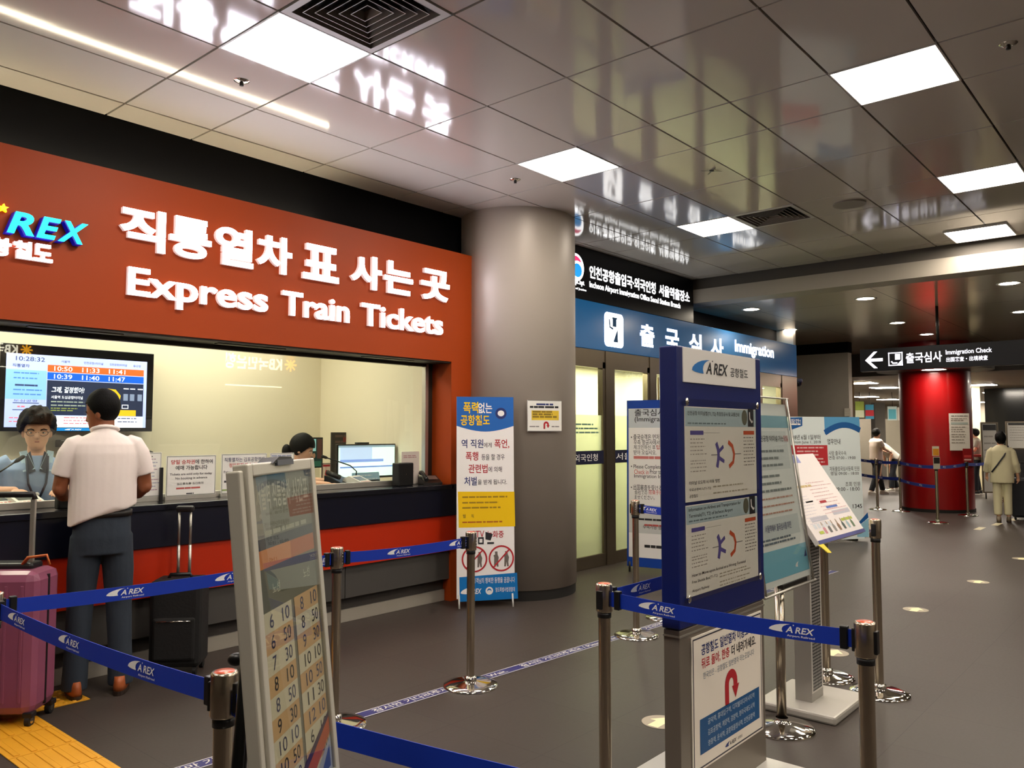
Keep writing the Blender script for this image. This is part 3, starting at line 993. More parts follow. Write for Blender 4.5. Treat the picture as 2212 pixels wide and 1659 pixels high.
# small notice on the column
az = math.atan2(-5.054, -5.955) + math.radians(-14)
cc = Vector((5.955, 5.054, 0)) + Vector((math.cos(az), math.sin(az), 0)) * .628
q = onZ(1140, 898, 1.5)
b = Board('column_notice', 'small white notice with yellow block and red arrow fixed to the round column', 'notice', (0, 0, 0))
bpy.data.objects.remove(b.root)
dirc = ray(1177, 898); dirh = Vector((dirc.x, dirc.y)).normalized()
# where that line of sight meets the column
ox = Vector((5.955, 5.054)); tca = ox.dot(dirh); dd = ox.length_squared - tca ** 2; thc = tca - math.sqrt(.577 ** 2 - dd)
hit = dirh * thc; nrm = (hit - ox).normalized()
b = Board('column_notice', 'small white notice with yellow block and red arrow fixed to the round column', 'notice', (hit.x + nrm.x * .018, hit.y + nrm.y * .018, 1.5), math.atan2(nrm.x, -nrm.y))
x0, z1 = b.p(1140, 864); x1, z0 = b.p(1213, 932)
p = MB(); p.box(x0, 0, z0, x1, .012, z1, PAPER); p.build('notice_plate', b.root)
W = x1 - x0; Hh = z1 - z0
b.P.rect(x0, z1 - .006, x1, z1, GRY); b.P.rect(x0, z0, x1, z0 + .006, GRY)
b.P.greek(x0 + W * .25, x1 - W * .05, [z1 - Hh * .16], NVY, .016, -.0012, 2)
b.P.greek(x0 + W * .06, x1 - W * .03, [z1 - Hh * .25], BLK, .018, -.0012, 4)
b.P.rect(x0 + W * .11, z1 - Hh * .64, x1 - W * .08, z1 - Hh * .33, K('#e5c43a'))
b.P.greek(x0 + W * .14, x1 - W * .1, [z1 - Hh * k for k in (.40, .48, .56)], K('#8d7426'), .016, -.0012, 6)


def uarrow(P, x0, z0, x1, z1, m, y=-.0012, wd=None):
    """arrow that goes up, turns and points down again"""
    W = x1 - x0; wd = wd or W * .28
    r = (W - wd * 1.4) / 2; zc = z1 - r - wd / 2
    path = [(x0 + wd / 2, z0), (x0 + wd / 2, zc)] + [(x0 + wd / 2 + r - r * math.cos(k * PI / 10), zc + r * math.sin(k * PI / 10)) for k in range(1, 11)] + [(x0 + wd / 2 + 2 * r, zc - (z1 - z0) * .1)]
    P.stroke(path, wd, m, y)
    e = path[-1]; P.poly([(e[0] - wd * .95, e[1]), (e[0], e[1] - wd * 1.5), (e[0] + wd * .95, e[1])], m, y - .0002)


uarrow(b.P, x0 + W * .46, z0 + Hh * .08, x0 + W * .64, z0 + Hh * .32, RED_)
b.P.greek(x0 + W * .05, x0 + W * .35, [z0 + Hh * .14], GRY, .01, -.0012, 8); b.P.greek(x0 + W * .7, x1 - W * .04, [z0 + Hh * .14], GRY, .01, -.0012, 9)
b.P.build('notice_printing', b.root)

# ------------------------------------------------------------------ blue edged immigration banner behind the queue post
b = Board('standing_banner', 'white standing banner with blue edge on immigration, half hidden by the blue totem', 'banner', (7.49, 4.80, 0), math.radians(-80), math.radians(1.0))
W = .72; z1 = 1.856; z0 = .06
p = MB(); p.box(0, 0, z0, W, .004, z1, K('#0f3f9e')); p.build('banner_sheet', b.root)
for xx in (.03, W - .03):
    p = MB(); p.tube([(xx, .0, 0), (xx, 0.0, z0 + .05)], .012, BLACKP, 8); p.build('foot', b.root)
p = MB(); p.tube([(.02, .03, z0 + .01), (W / 2, .08, .8), (W - .02, .03, z1 - .01)], .006, BLACKP, 8); p.tube([(W / 2, .08, .8), (W / 2, .4, 0.012)], .006, BLACKP, 8); p.build('back_frame', b.root)
b.P.rect(.02, .16, W - .02, z1 - .09, WHI); b.P.rect(.02, z1 - .30, W - .02, z1 - .09, K('#c9ced4'), -.001)
b.t('출국심사', 1371, 884, 899, 1437, BLK, .008, y=-.002); b.t('(Immigration)', 1371, 900, 914, 1455, BLK, .006, y=-.002)
b.t('• 출국승객은 먼저', 1363, 938, 950, 1424, BLK, .004); b.t('우측 항공사에서 ', 1369, 950, 961, 1425, BLK, .004)
b.t('체크인하신 후', 1369, 961, 971, 1416, BLK, .004); b.t('탑승', 1418, 961, 971, 1435, RED_, .006); b.t('받아 오십시오.', 1369, 972, 982, 1418, BLK, .004)
b.P.greek(b.p(1369, 985)[0], W - .1, [b.p(1369, 991)[1]], K('#cf7a78'), .03, -.0012, 2, .01)
b.t('• Please Complete', 1363, 1003, 1014, 1429, BLK, .004); b.t('Check in', 1370, 1014, 1024, 1401, K('#cf5a58'), .004); b.t('Prior to', 1404, 1014, 1024, 1429, BLK, .004); b.t('Immigration Insp.', 1370, 1024, 1034, 1440, BLK, .004)
b.t('• 出国審査を受ける前', 1363, 1046, 1058, 1438, BLK, .002); b.t('会社での', 1371, 1058, 1068, 1398, BLK, .002); b.t('搭乗手続', 1401, 1058, 1068, 1432, K('#cf5a58'), .002); b.t('ませください。', 1371, 1069, 1078, 1414, BLK, .002)
b.P.rect(.02, .42, W - .02, .72, K('#cfcfcd'), -.001)
b.t('수속가능 항공사', 1389, 1132, 1142, 1445, BLK, .003, y=-.002)
b.P.greek(.12, W - .05, [.56], BLK, .02, -.002, 3); b.P.greek(.2, W - .05, [.50], K('#c35a55'), .02, -.002, 4)
b.P.greek(.2, W - .05, [.27], BLK, .03, -.0012, 7, .01); b.P.ring(.1, .285, .03, .012, RED_)
b.P.build('banner_printing', b.root)

# ------------------------------------------------------------------ pale blue information board far right of the totem
b = Board('information_board', 'large pale blue standing information board with dark blue arc and number 1345', 'board', (10.78, 4.25, 0), math.radians(-32.5), math.radians(2.0))
x0, z1 = b.p(1702, 900); x1 = b.p(1855, 898)[0]; z0 = b.p(1875, 1165)[1]
PB = K('#e3edee')
p = MB(); p.box(x0, 0, max(z0, .03), x1, .02, z1, PB, .002); p.build('board_panel', b.root)
p = MB(); p.box(x0 + .1, .02, 0, x0 + .16, .35, .03, BLACKP); p.box(x1 - .16, .02, 0, x1 - .1, .35, .03, BLACKP); p.tube([(x0 + .5, .32, .02), (x0 + .5, .04, 1.3)], .015, BLACKP, 8); p.build('rear_stand', b.root)
z0 = max(z0, .03)
TB = K('#1c5a9c'); TB2 = K('#5a9fcf')
b.P.poly([b.p(1703, 902), b.p(1733, 901), b.p(1733, 920), b.p(1705, 930)], TB)
b.t('잠깐!', 1708, 905, 914, 1729, WHI, .01, y=-.002); b.P.greek(*[b.p(q_, 917)[0] for q_ in (1707, 1730)], [b.p(1710, 918)[1]], WHI, .02, -.002)
c0 = b.p(1780, 900); c1 = b.p(1856, 899)
arc = [(c0[0] + (c1[0] - c0[0]) * k / 10, z1 - .28 + .16 * math.sin(PI * (k / 10) * .72 + .25) - .02 * k / 10) for k in range(11)]
b.P.poly([(c0[0], z1)] + arc + [(c1[0], z1)], TB2); b.P.stroke([(q_[0], q_[1] + .02) for q_ in arc], .08, TB, -.0012)
b.t('18년 6월 1일부터', 1713, 939, 950, 1772, BLK, .006); b.t('From June 1, 2018', 1713, 952, 960, 1773, BLK, .004); b.t('업무안내', 1787, 948, 960, 1815, BLK, .008)
a_ = b.p(1705, 962); c = b.p(1789, 1005); b.P.rect(a_[0], c[1], c[0], a_[1], K('#c23038')); b.P.greek(a_[0] + .12, c[0] - .03, [a_[1] - k * .055 for k in (.8, 1.7, 2.6, 3.6, 4.4)], K('#e8b8b8'), .02, -.002, 4, .02)
b.t('사람 출국수속', 1790, 974, 984, 1828, BLK, .001); b.t('연중 07:00 - 19:00', 1790, 985, 993, 1848, BLK, .001)
b.t('자동출입국심사등록 민원', 1792, 1008, 1018, 1856, BLK, .001); b.t('평일 09:00 - 18:00', 1794, 1019, 1027, 1855, BLK, .001)
b.t('조회 민원', 1826, 1041, 1051, 1858, BLK, .001); b.t('09:00 - 18:00', 1804, 1053, 1061, 1857, BLK, .001)
b.t('1345', 1842, 1089, 1098, 1862, BLK, .01)
b.P.poly([b.p(1855, 1128), b.p(1874, 1107), b.p(1876, 1118), b.p(1850, 1140)], TB); b.P.poly([b.p(1850, 1141), b.p(1876, 1119), b.p(1877, 1160), b.p(1852, 1160)], K('#8fc0d6'))
b.P.build('board_printing', b.root)
# ------------------------------------------------------------------ blue totem
BT = mat('totem_blue', '#091a5c', .38, var=.02); SG = mat('totem_grey', '#847b70', .42, .5, var=.03)
XL, XR, PY = 2.782, 3.558, 1.55
b = Board('totem_sign', 'tall blue totem sign with white logo head, two route posters and grey foot', 'sign', (XL, PY, 0))
W = XR - XL
p = MB(); p.box(.075, -.40, 0, W + .03, .40, .03, mat('base_plate', '#cfcbc3', .35, .2), .004); p.build('base_plate', b.root)
p = MB(); p.box(0, 0, .001, W, .07, .742, SG, .004); p.box(-.002, -.002, .715, W + .002, .072, .722, ALU); p.build('lower_body', b.root)
p = MB(); p.box(-.004, -.004, .745, W + .004, .075, 1.842, BT, .006); p.build('upper_body', b.root)
h0, h1 = b.p(1473, 822), b.p(1625, 782)
p = MB(); p.box(.042, -.009, 1.70, W - .062, -.004, 1.838, mat('logo_panel', '#e4e0da', .4), .001)
hd_ = p.build('logo_panel', b.root)
P2 = MB(); LBL_ = K('#1f6fb5'); DK = K('#1d1d24')
x0 = b.p(1490, 800)[0]; x1 = b.p(1568, 808)[0]
arex(P2, x0, 1.742, x1, 1.80, LBL_, DK, -.0100)
P2.text('공항철도', b.p(1573, 805)[0], 1.742, b.p(1611, 812)[0], 1.782, DK, -.0102, .006)
P2.build('logo_printing', hd_)
# posters under a clear cover with corner clips
PC_ = mat('poster_paper', '#f5f0e4', .5)
xa, xb = .05, W - .07
for nm, za, zb, eng in (('route_poster', 1.228, 1.605, False), ('route_poster', .86, 1.215, True)):
    p = MB(); p.box(xa, -.008, za, xb, -.005, zb, PC_); po = p.build(nm, b.root)
    q = MB(); Wp = xb - xa; Hp = zb - za
    q.rect(xa, zb - Hp * .21, xb, zb - Hp * .01, K('#b9cdd2'), -.0085)
    if eng:
        q.text('Information on Airlines and Transportation for', xa + Wp * .03, zb - Hp * .08, xa + Wp * .74, zb - Hp * .03, BLK, -.009, .006)
        q.text('Terminals(T1, T2) of Incheon Airport', xa + Wp * .03, zb - Hp * .15, xa + Wp * .62, zb - Hp * .10, BLK, -.009, .006)
        q.text('How to Move upon Arrival at a Wrong Terminal', xa + Wp * .06, za + Hp * .20, xa + Wp * .80, za + Hp * .245, BLK, -.009, .002)
        q.text('Free Shuttle Bus(T1-T2)', xa + Wp * .06, za + Hp * .13, xa + Wp * .39, za + Hp * .17, BLK, -.009, .002)
        q.text('Airport Railway', xa + Wp * .06, za + Hp * .035, xa + Wp * .28, za + Hp * .075, BLK, -.009, .002)
        q.greek(xa + Wp * .42, xb - Wp * .1, [za + Hp * k for k in (.155, .12, .06, .02)], K('#b5ad98'), .005, -.009, 5)
    else:
        q.text('인천공항 터미널별(T1, T2) 취항항공사 및 교통안내', xa + Wp * .03, zb - Hp * .10, xa + Wp * .74, zb - Hp * .045, BLK, -.009, .006)
        q.text('터미널 오도착 시 이동 방법', xa + Wp * .04, za + Hp * .175, xa + Wp * .44, za + Hp * .215, BLK, -.009, .003)
        q.text('무료순환버스(T1-T2)', xa + Wp * .04, za + Hp * .105, xa + Wp * .32, za + Hp * .14, BLK, -.009, .002)
        q.text('공항철도', xa + Wp * .04, za + Hp * .04, xa + Wp * .15, za + Hp * .075, BLK, -.009, .004)
        q.greek(xa + Wp * .35, xb - Wp * .12, [za + Hp * k for k in (.125, .055)], K('#b5ad98'), .006, -.009, 5)
    q.greek(xa + Wp * .03, xa + Wp * .7, [zb - Hp * .185], K('#7d9095'), .006, -.009, 6)
    cx, cz = xa + Wp * .82, zb - Hp * .10
    q.poly([(cx + .028 * math.cos(k * PI / 9), cz + .034 * math.sin(k * PI / 9)) for k in range(18)], K('#6a6a58'), -.009)
    q.rect(cx + .035, cz - .04, cx + .095, cz + .04, BLK, -.009)
    q.stroke([(cx + .052, cz + .025), (cx + .055, cz - .005), (cx + .075, cz - .02), (cx + .084, cz - .014)], .01, WHI, -.0095)
    vb = K('#5a4f9a'); ob = K('#d0552b')
    q.rect(xa + Wp * .06, zb - Hp * .30, xa + Wp * .23, zb - Hp * .255, vb, -.009); q.rect(xa + Wp * .80, zb - Hp * .30, xb - Wp * .03, zb - Hp * .255, ob, -.009)
    q.rect(xa + Wp * .23, zb - Hp * .28, xa + Wp * .45, zb - Hp * .277, GRY, -.009)
    cz = zb - Hp * .52
    q.stroke([(xa + Wp * .40, cz + Hp * .13), (xa + Wp * .425, cz + Hp * .06), (xa + Wp * .43, cz), (xa + Wp * .425, cz - Hp * .06), (xa + Wp * .41, cz - Hp * .14)], .022, vb, -.009)
    q.stroke([(xa + Wp * .43, cz + Hp * .03), (xa + Wp * .50, cz + Hp * .09)], .016, vb, -.0092); q.stroke([(xa + Wp * .43, cz - Hp * .03), (xa + Wp * .51, cz - Hp * .08)], .016, vb, -.0092)
    q.stroke([(xa + Wp * .57, cz + Hp * .14), (xa + Wp * .63, cz + Hp * .09), (xa + Wp * .655, cz), (xa + Wp * .64, cz - Hp * .09), (xa + Wp * .58, cz - Hp * .14)], .018, ob, -.009)
    q.rect(xa + Wp * .33, cz - .002, xa + Wp * .42, cz + .002, GRY, -.0088); q.rect(xa + Wp * .66, cz - .002, xa + Wp * .76, cz + .002, GRY, -.0088)
    q.greek(xa + Wp * .06, xa + Wp * .27, [zb - Hp * k for k in (.35, .39, .43, .47, .51, .58, .61, .65, .69)], K('#aaa196'), .0038, -.009, 11)
    q.greek(xa + Wp * .80, xb - Wp * .02, [zb - Hp * k for k in (.34, .38, .42, .46, .50, .54, .58, .62, .66)], K('#7d776e'), .0042, -.009, 12)
    q.build('poster_printing', po)
p = MB(); p.box(xa - .01, -.016, .845, xb + .012, -.013, 1.635, glass_mat('clear_cover', '#fbfbfa')); p.build('clear_cover', b.root)
for x, z in ((xa, 1.622), (xb, 1.622), (xa, .858), (xb, .858)):
    p = MB(); p.ell((x, -.018, z), (.012, .006, .016), CHROME, None, 12, 8); p.build('cover_clip', b.root)
# way-down notice on the grey foot
x0, z1 = b.p(1491, 1372)[0], .700
x1 = b.p(1642, 1330)[0]; z0 = .178
p = MB(); p.box(x0, -.005, z0, x1, -.001, z1, K('#f3e9da')); no = p.build('way_notice', b.root)
q = MB(); w_, h_ = x1 - x0, z1 - z0
for s in ((x0 + .008, z0 + .008, x1 - .008, z0 + .014), (x0 + .008, z1 - .014, x1 - .008, z1 - .008), (x0 + .008, z0 + .008, x0 + .014, z1 - .008), (x1 - .014, z0 + .008, x1 - .008, z1 - .008)):
    q.rect(*s, K('#3b3a44'), -.0056)
q.text('공항철도 일반열차 이용고객은', x0 + w_ * .12, z1 - h_ * .16, x1 - w_ * .10, z1 - h_ * .075, NVY, -.006, .02)
q.text('뒤로 돌아, 한층', x0 + w_ * .12, z1 - h_ * .265, x0 + w_ * .50, z1 - h_ * .18, RED_, -.006, .02); q.text('더 내려가세요.', x0 + w_ * .53, z1 - h_ * .265, x1 - w_ * .10, z1 - h_ * .18, BLK, -.006, .02)
q.text('한국인은 - 공항철도 일반열차 타는곳입니다', x0 + w_ * .14, z1 - h_ * .34, x1 - w_ * .13, z1 - h_ * .29, K('#74808f'), -.006, .004)
uarrow(q, x0 + w_ * .43, z0 + h_ * .37, x0 + w_ * .63, z0 + h_ * .635, RED_, -.006, w_ * .055)
q.rect(x0 + w_ * .09, z0 + h_ * .115, x1 - w_ * .06, z0 + h_ * .375, K('#1e5385'), -.006)
for s, k in (('공덕역, 홍대입구역, 디지털미디어시티역', .305), ('김포공항역, 계양역, 검암역, 청라국제도시역', .225), ('영종역, 운서역, 공항화물청사역, 인천공항역', .145)):
    q.text(s, x0 + w_ * .19, z0 + h_ * k, x1 - w_ * .14, z0 + h_ * (k + .048), K('#c3d0da'), -.0065, .002)
arex(q, x0 + w_ * .42, z0 + h_ * .05, x0 + w_ * .58, z0 + h_ * .085, NVY, BLK, -.006); q.text('공항철도', x0 + w_ * .6, z0 + h_ * .052, x0 + w_ * .67, z0 + h_ * .075, BLK, -.006, .002)
q.build('notice_printing', no)

# ------------------------------------------------------------------ tilted clear poster stand behind the totem
tl_ = math.radians(7.5)
t = thing('poster_stand', 'tilted clear covered poster on a steel post, half hidden behind the totem', 'poster stand', (4.05, 1.68, 0))
p = MB(); p.lathe([(.165, 0), (.165, .008), (.15, .022), (.05, .035), (.03, .045), (.03, .06)], CHROME, 48); p.build('base', t)
p = MB(); p.tube([(0, 0, .04), (0, 0, .74)], .024, STEEL, 20); p.build('post', t)
p = MB(); p.tube([(0, 0, .72), (.0, .06, 1.05)], .012, BLACKP, 10); p.box(-.12, -.07, .725, .2, -.04, .745, BLACKP); p.build('bracket', t)
b = Board('x', None, None, (3.667, 1.6, .755), 0, tl_, root=True)
pw = 4.268 - 3.667; ph = .905
ph_ = MB(); ph_.box(0, 0, 0, pw, .006, ph, K('#eef4f3'))


def local_to(root, mb, M):
    Mi = Matrix.Translation(-Vector(root.location)) @ M
    mb.v = [tuple(Mi @ Vector(v)) for v in mb.v]
    return mb


local_to(t, ph_, b.M).build('poster_sheet', t)
q = b.P
q.rect(.0, ph * .86, pw, ph * .93, K('#8fbccd')); q.rect(0, .03, pw, .17, K('#7ec0d8'), -.001)
q.rect(.03, ph * .25, pw - .05, ph * .36, K('#d2dddf')); q.rect(.03, ph * .62, pw - .05, ph * .84, K('#dbe4e5'))
q.text('인천공항 터미널 가는', pw * .3, ph * .78, pw * .84, ph * .815, BLK, -.002, .004); q.text('당일', pw * .85, ph * .78, pw * .94, ph * .815, RED_, -.002, .008)
q.greek(.05, pw - .08, [ph * k for k in (.72, .68, .64, .58, .54, .50)], K('#8a9496'), .012, -.002, 3); q.greek(.05, pw - .05, [ph * k for k in (.46, .42, .38)], K('#c99a8a'), .008, -.002, 4)
q.text('서울역에서 출국심사를 마친', .12, ph * .285, pw - .16, ph * .325, NVY, -.002, .004); q.greek(.05, pw - .1, [ph * k for k in (.24, .22)], K('#6b7a88'), .01, -.002, 5)
q.swoosh(pw * .7, .06, pw * .78, .085, WHI, -.002); q.poly([(pw - .05, .1), (pw - .02, .14), (pw - .015, .1)], NVY, -.002)
local_to(t, q, b.M).build('poster_printing', t)
p = MB(); p.box(-.02, -.014, -.03, pw + .02, -.011, ph + .03, glass_mat('wavy_clear_cover', '#fafaf8', .03)); local_to(t, p, b.M).build('clear_cover', t)
for x in (0.0, pw):
    p = MB(); p.tube([(x, -.012, -.03), (x, -.012, ph + .03)], .006, ALU, 8); local_to(t, p, b.M).build('edge_strip', t)
p = MB(); p.tube([(-.02, -.012, -.03), (pw + .03, -.012, -.03)], .007, ALU, 8); p.tube([(-.02, -.012, ph + .03), (pw + .02, -.012, ph + .03)], .005, ALU, 8); local_to(t, p, b.M).build('edge_rail', t)

# ------------------------------------------------------------------ lectern style map stand
t = thing('map_stand', 'white slanted map lectern on a mesh fronted column and square grey base', 'map stand', (4.495, 1.70, 0))
p = MB(); p.box(-.235, -.215, .0, .275, .215, .045, mat('stand_base', '#bdb8ae', .4, .3), .012); p.build('base', t)
p = MB(); p.box(-.085, -.04, .045, .085, .05, 1.02, mat('stand_column', '#aaa69e', .38, .5)); p.build('column', t)
p = MB(); p.rect(-.083, .09, .083, .96, K('#d8d4cc'), -.0412); p.rect(-.066, .10, .066, .95, BLACKP, -.0418)
cell = .0165
nx = 8; nz = int(.83 / .0175)
for i in range(nx):
    for k in range(nz):
        x = -.062 + i * .0158; z = .108 + k * .0175
        p.rect(x, z, x + .009, z + .0105, K('#b9b6b0'), -.0424)
p.build('mesh_panel', t)
p = MB(); p.box(-.05, -.02, .98, .05, .06, 1.12, BLACKP); p.build('bracket', t)
tl2 = math.atan2(.305, .462)
b = Board('x', None, None, (4.278, 1.55, .915), 0, tl2, root=True)
lw, lh = .752, .548
p = MB(); p.box(0, 0, 0, lw, .028, lh, mat('map_board', '#efe6e2', .3, spec=.5), .003); local_to(t, p, b.M).build('map_board', t)
q = b.P
q.rect(.004, lh - .06, lw * .62, lh - .006, K('#8f94c6')); q.rect(.0, -.001, lw, .02, K('#4c4f86'), -.001)
q.greek(.03, lw * .4, [lh - .1], K('#8b86b8'), .012, -.001, 1); q.greek(.05, lw * .35, [lh - .14], K('#7a94c0'), .012, -.001, 2)
q.greek(.06, lw * .55, [lh * .60], K('#cdb57e'), .014, -.001, 3)
for k in range(10):
    q.greek(.33, lw * .96, [lh * .64 - k * .022], K('#d9b3b3'), .005, -.001, 20 + k); q.greek(.04, lw * .35, [lh * .5 - k * .018], K('#cfc8d2'), .004, -.001, 40 + k)
q.rect(.36, lh * .40, .46, lh * .43, RED_, -.001); q.rect(.40, lh * .335, .58, lh * .36, K('#5a78c0'), -.001)
q.rect(.08, lh * .22, .33, lh * .27, K('#bdbcc4')); q.rect(.44, lh * .25, .72, lh * .30, K('#bdbcc4'))
for k in range(5):
    q.rect(.06 + k * .055, lh * .15, .10 + k * .055, lh * .20, K('#d5d8dc'), -.001)
q.rect(.09, lh * .09, .15, lh * .12, K('#b3c04a'), -.001); q.rect(.50, lh * .17, .68, lh * .20, K('#b3c04a'), -.001)
for k, c_ in enumerate(('#c98a94', '#6e6c6a', '#8f8c86', '#8d6f58', '#4d5a56', '#9fb6bd', '#6a7f60')):
    x = .17 + k * .075
    q.poly([(x, .045), (x + .03, .045), (x + .034, .075), (x + .015, .10), (x - .004, .075)], K(c_), -.001); q.poly([(x + .006, .095), (x + .026, .095), (x + .02, .115), (x + .01, .115)], K('#b09a86'), -.0012)
local_to(t, q, b.M).build('map_printing', t)
p = MB(); p.add([(-.02, .0, 0), (.05, 0, -.002), (.05, -.012, -.06), (0.0, -.012, -.055)], [(0, 1, 2, 3)], K('#e8d23a')); p.add([(-.02, .004, 0), (.05, .004, -.002), (.05, -.008, -.06), (0.0, -.008, -.055)], [(3, 2, 1, 0)], K('#e8d23a'))
local_to(t, p, b.M).build('yellow_tab', t)

# ------------------------------------------------------------------ folding easel with the train timetable
er_ = (.739, 1.133, .83)
ty = math.radians(5.8); yw = math.radians(35.6)
b = Board('easel_board', 'aluminium framed timetable board on a black tripod easel, closest to the viewer', 'timetable board', er_, yw, ty)
ew, eh = .325, .622
FRM = mat('easel_frame', '#d2cdbe', .38, .35, var=.04)
p = MB()
for s in ((0, 0, .022, eh), (ew - .022, 0, ew, eh), (.022, 0, ew - .022, .022), (.022, eh - .022, ew - .022, eh)):
    p.box(s[0], -.010, s[1], s[2], .016, s[3], FRM, .003)
p.box(-.018, -.004, 0, -.001, .020, eh - .01, FRM, .003)
p.build('frame', b.root)
p = MB(); p.box(.02, -.002, .02, ew - .02, .004, eh - .02, K('#8a8a7e')); sh = p.build('timetable_sheet', b.root)
q = MB(); a0, a1 = .024, ew - .024; Wd = a1 - a0
Y1 = -.0026
q.rect(a0, eh * .79, a1, eh * .965, K('#7f8076'), Y1); q.rect(a0, eh * .79, a0 + Wd * .25, eh * .965, K('#a5a5a4'), Y1 - .0003)
q.text('서울역 직통열차', a0 + Wd * .06, eh * .87, a0 + Wd * .62, eh * .945, K('#c9c8bd'), Y1 - .0006, .01); q.text('시간표', a0 + Wd * .66, eh * .87, a1 - Wd * .04, eh * .945, K('#c9c8bd'), Y1 - .0006, .01)
q.rect(a0, eh * .765, a1, eh * .795, K('#4b4f5c'), Y1 - .0004); q.greek(a0 + .04, a1 - .01, [eh * .80], K('#b5b5a8'), .008, Y1 - .0008, 3)
q.rect(a0, eh * .715, a1, eh * .765, K('#dc8f58'), Y1 - .0004); q.rect(a0 + Wd * .55, eh * .715, a1, eh * .765, K('#c26a3c'), Y1 - .0006)
q.rect(a0, eh * .60, a1, eh * .715, K('#74756a'), Y1 - .0004); q.text('노선', a0 + Wd * .2, eh * .64, a0 + Wd * .32, eh * .67, K('#c9c9b8'), Y1 - .0008, .004); q.text('노선', a0 + Wd * .74, eh * .64, a0 + Wd * .86, eh * .67, K('#c9c9b8'), Y1 - .0008, .004)
rows = 10; rz = eh * .60; rh = .0345
times = [('6', '10'), ('6', '50'), ('7', '30'), ('8', '10'), ('8', '50'), ('9', '30'), ('10', '10'), ('10', '50'), ('11', '30'), ('12', '10'), ('12', '50'), ('13', '30'), ('14', '10'), ('14', '50'), ('15', '30'), ('16', '10'), ('16', '50')]
for k in range(rows):
    zt = rz - k * rh
    if zt - rh < .022: continue
    for c_, (u0, u1) in enumerate(((.02, .49), (.54, .99))):
        q.rect(a0 + Wd * u0, zt - rh, a0 + Wd * u1, zt, K('#e6e0cc') if (k + c_) % 2 == 0 else K('#dfb98c'), Y1 - .0004)
        hh, mm = times[(k + c_ * 3) % rows]
        ink = K('#35373f') if k % 2 else K('#55597a')
        q.text(hh, a0 + Wd * (u0 + .10), zt - rh * .82, a0 + Wd * (u0 + (.22 if len(hh) > 1 else .16)), zt - rh * .15, ink, Y1 - .0008, .004)
        q.text(mm, a0 + Wd * (u0 + .30), zt - rh * .82, a0 + Wd * (u0 + .42), zt - rh * .15, ink, Y1 - .0008, .004)
q.poly([(a0, .02), (a0, .035), (a1, .13), (a1, .10), (a0 + Wd * .35, .02)], K('#4a3a56'), Y1 - .0010); q.poly([(a0 + Wd * .05, .02), (a1, .12), (a1, .09), (a0 + Wd * .4, .02)], K('#c8603c'), Y1 - .0012)
q.poly([(a0 + Wd * .5, .02), (a1, .085), (a1, .02)], K('#b9c2df'), Y1 - .0014); q.poly([(a0 + Wd * .75, .03), (a1 - .01, .07), (a1 - .01, .03)], K('#4d64b4'), Y1 - .0016)
q.build('timetable_printing', sh)
p = MB(); p.box(.021, -.0085, .02, ew - .021, -.007, eh - .02, glass_mat('easel_cover', '#f7f7f2')); p.build('clear_cover', b.root)
p = MB(); p.prism([(ew * .30, eh - .003), (ew * .60, eh - .003), (ew * .58, eh + .006), (ew * .40, eh + .008)], 'y', -.014, .018, BLACKP); p.prism([(ew * .36, eh - .008), (ew * .6, eh - .008), (ew * .6, eh + .002), (ew * .36, eh + .002)], 'y', -.015, -.010, mat('grey_clip', '#4a4c58', .35)); p.build('top_clip', b.root)
Mi = b.M.inverted()


def wl_(v): return tuple(Mi @ Vector(v))


LEGM = mat('black_steel_leg', '#0b0b0b', .3, .3)
top = (.815, 1.315, 1.34)
p = MB(); p.tube([wl_(top), wl_((.829, 1.345, 1.139)), wl_((.842, 1.398, .87)), wl_((.884, 1.60, .012))], .0105, LEGM, 12); lg = p.build('leg', b.root)
p = MB(); p.ell(wl_((.806, 1.362, 1.085)), (.012, .016, .012), BLACKP, None, 12, 8); p.tube([wl_((.826, 1.352, 1.09)), wl_((.80, 1.366, 1.084))], .007, CHROME, 8); p.build('clamp_knob', lg)
for e in ((.70, 1.22, .012), (1.12, 1.42, .012)):
    m_ = (.90, 1.30, .80)
    p = MB(); p.tube([wl_(top), wl_(((top[0] + e[0]) / 2, (top[1] + e[1]) / 2 + .03, .68)), wl_(e)], .0105, LEGM, 12); p.build('leg', b.root)
p = MB(); p.tube([wl_(top), (ew * .5, .03, eh * .88), (ew * .5, .018, eh * .9)], .012, LEGM, 12); p.build('tripod_head', b.root)

# ------------------------------------------------------------------ queue posts and belts
COPPER = mat('copper_red_cap', '#d8572e', .3, .4, coat=.4)
BW_ = K('#fdfdfd')
BLUEB = mat('belt_blue', '#0936b2', .55, var=.03)


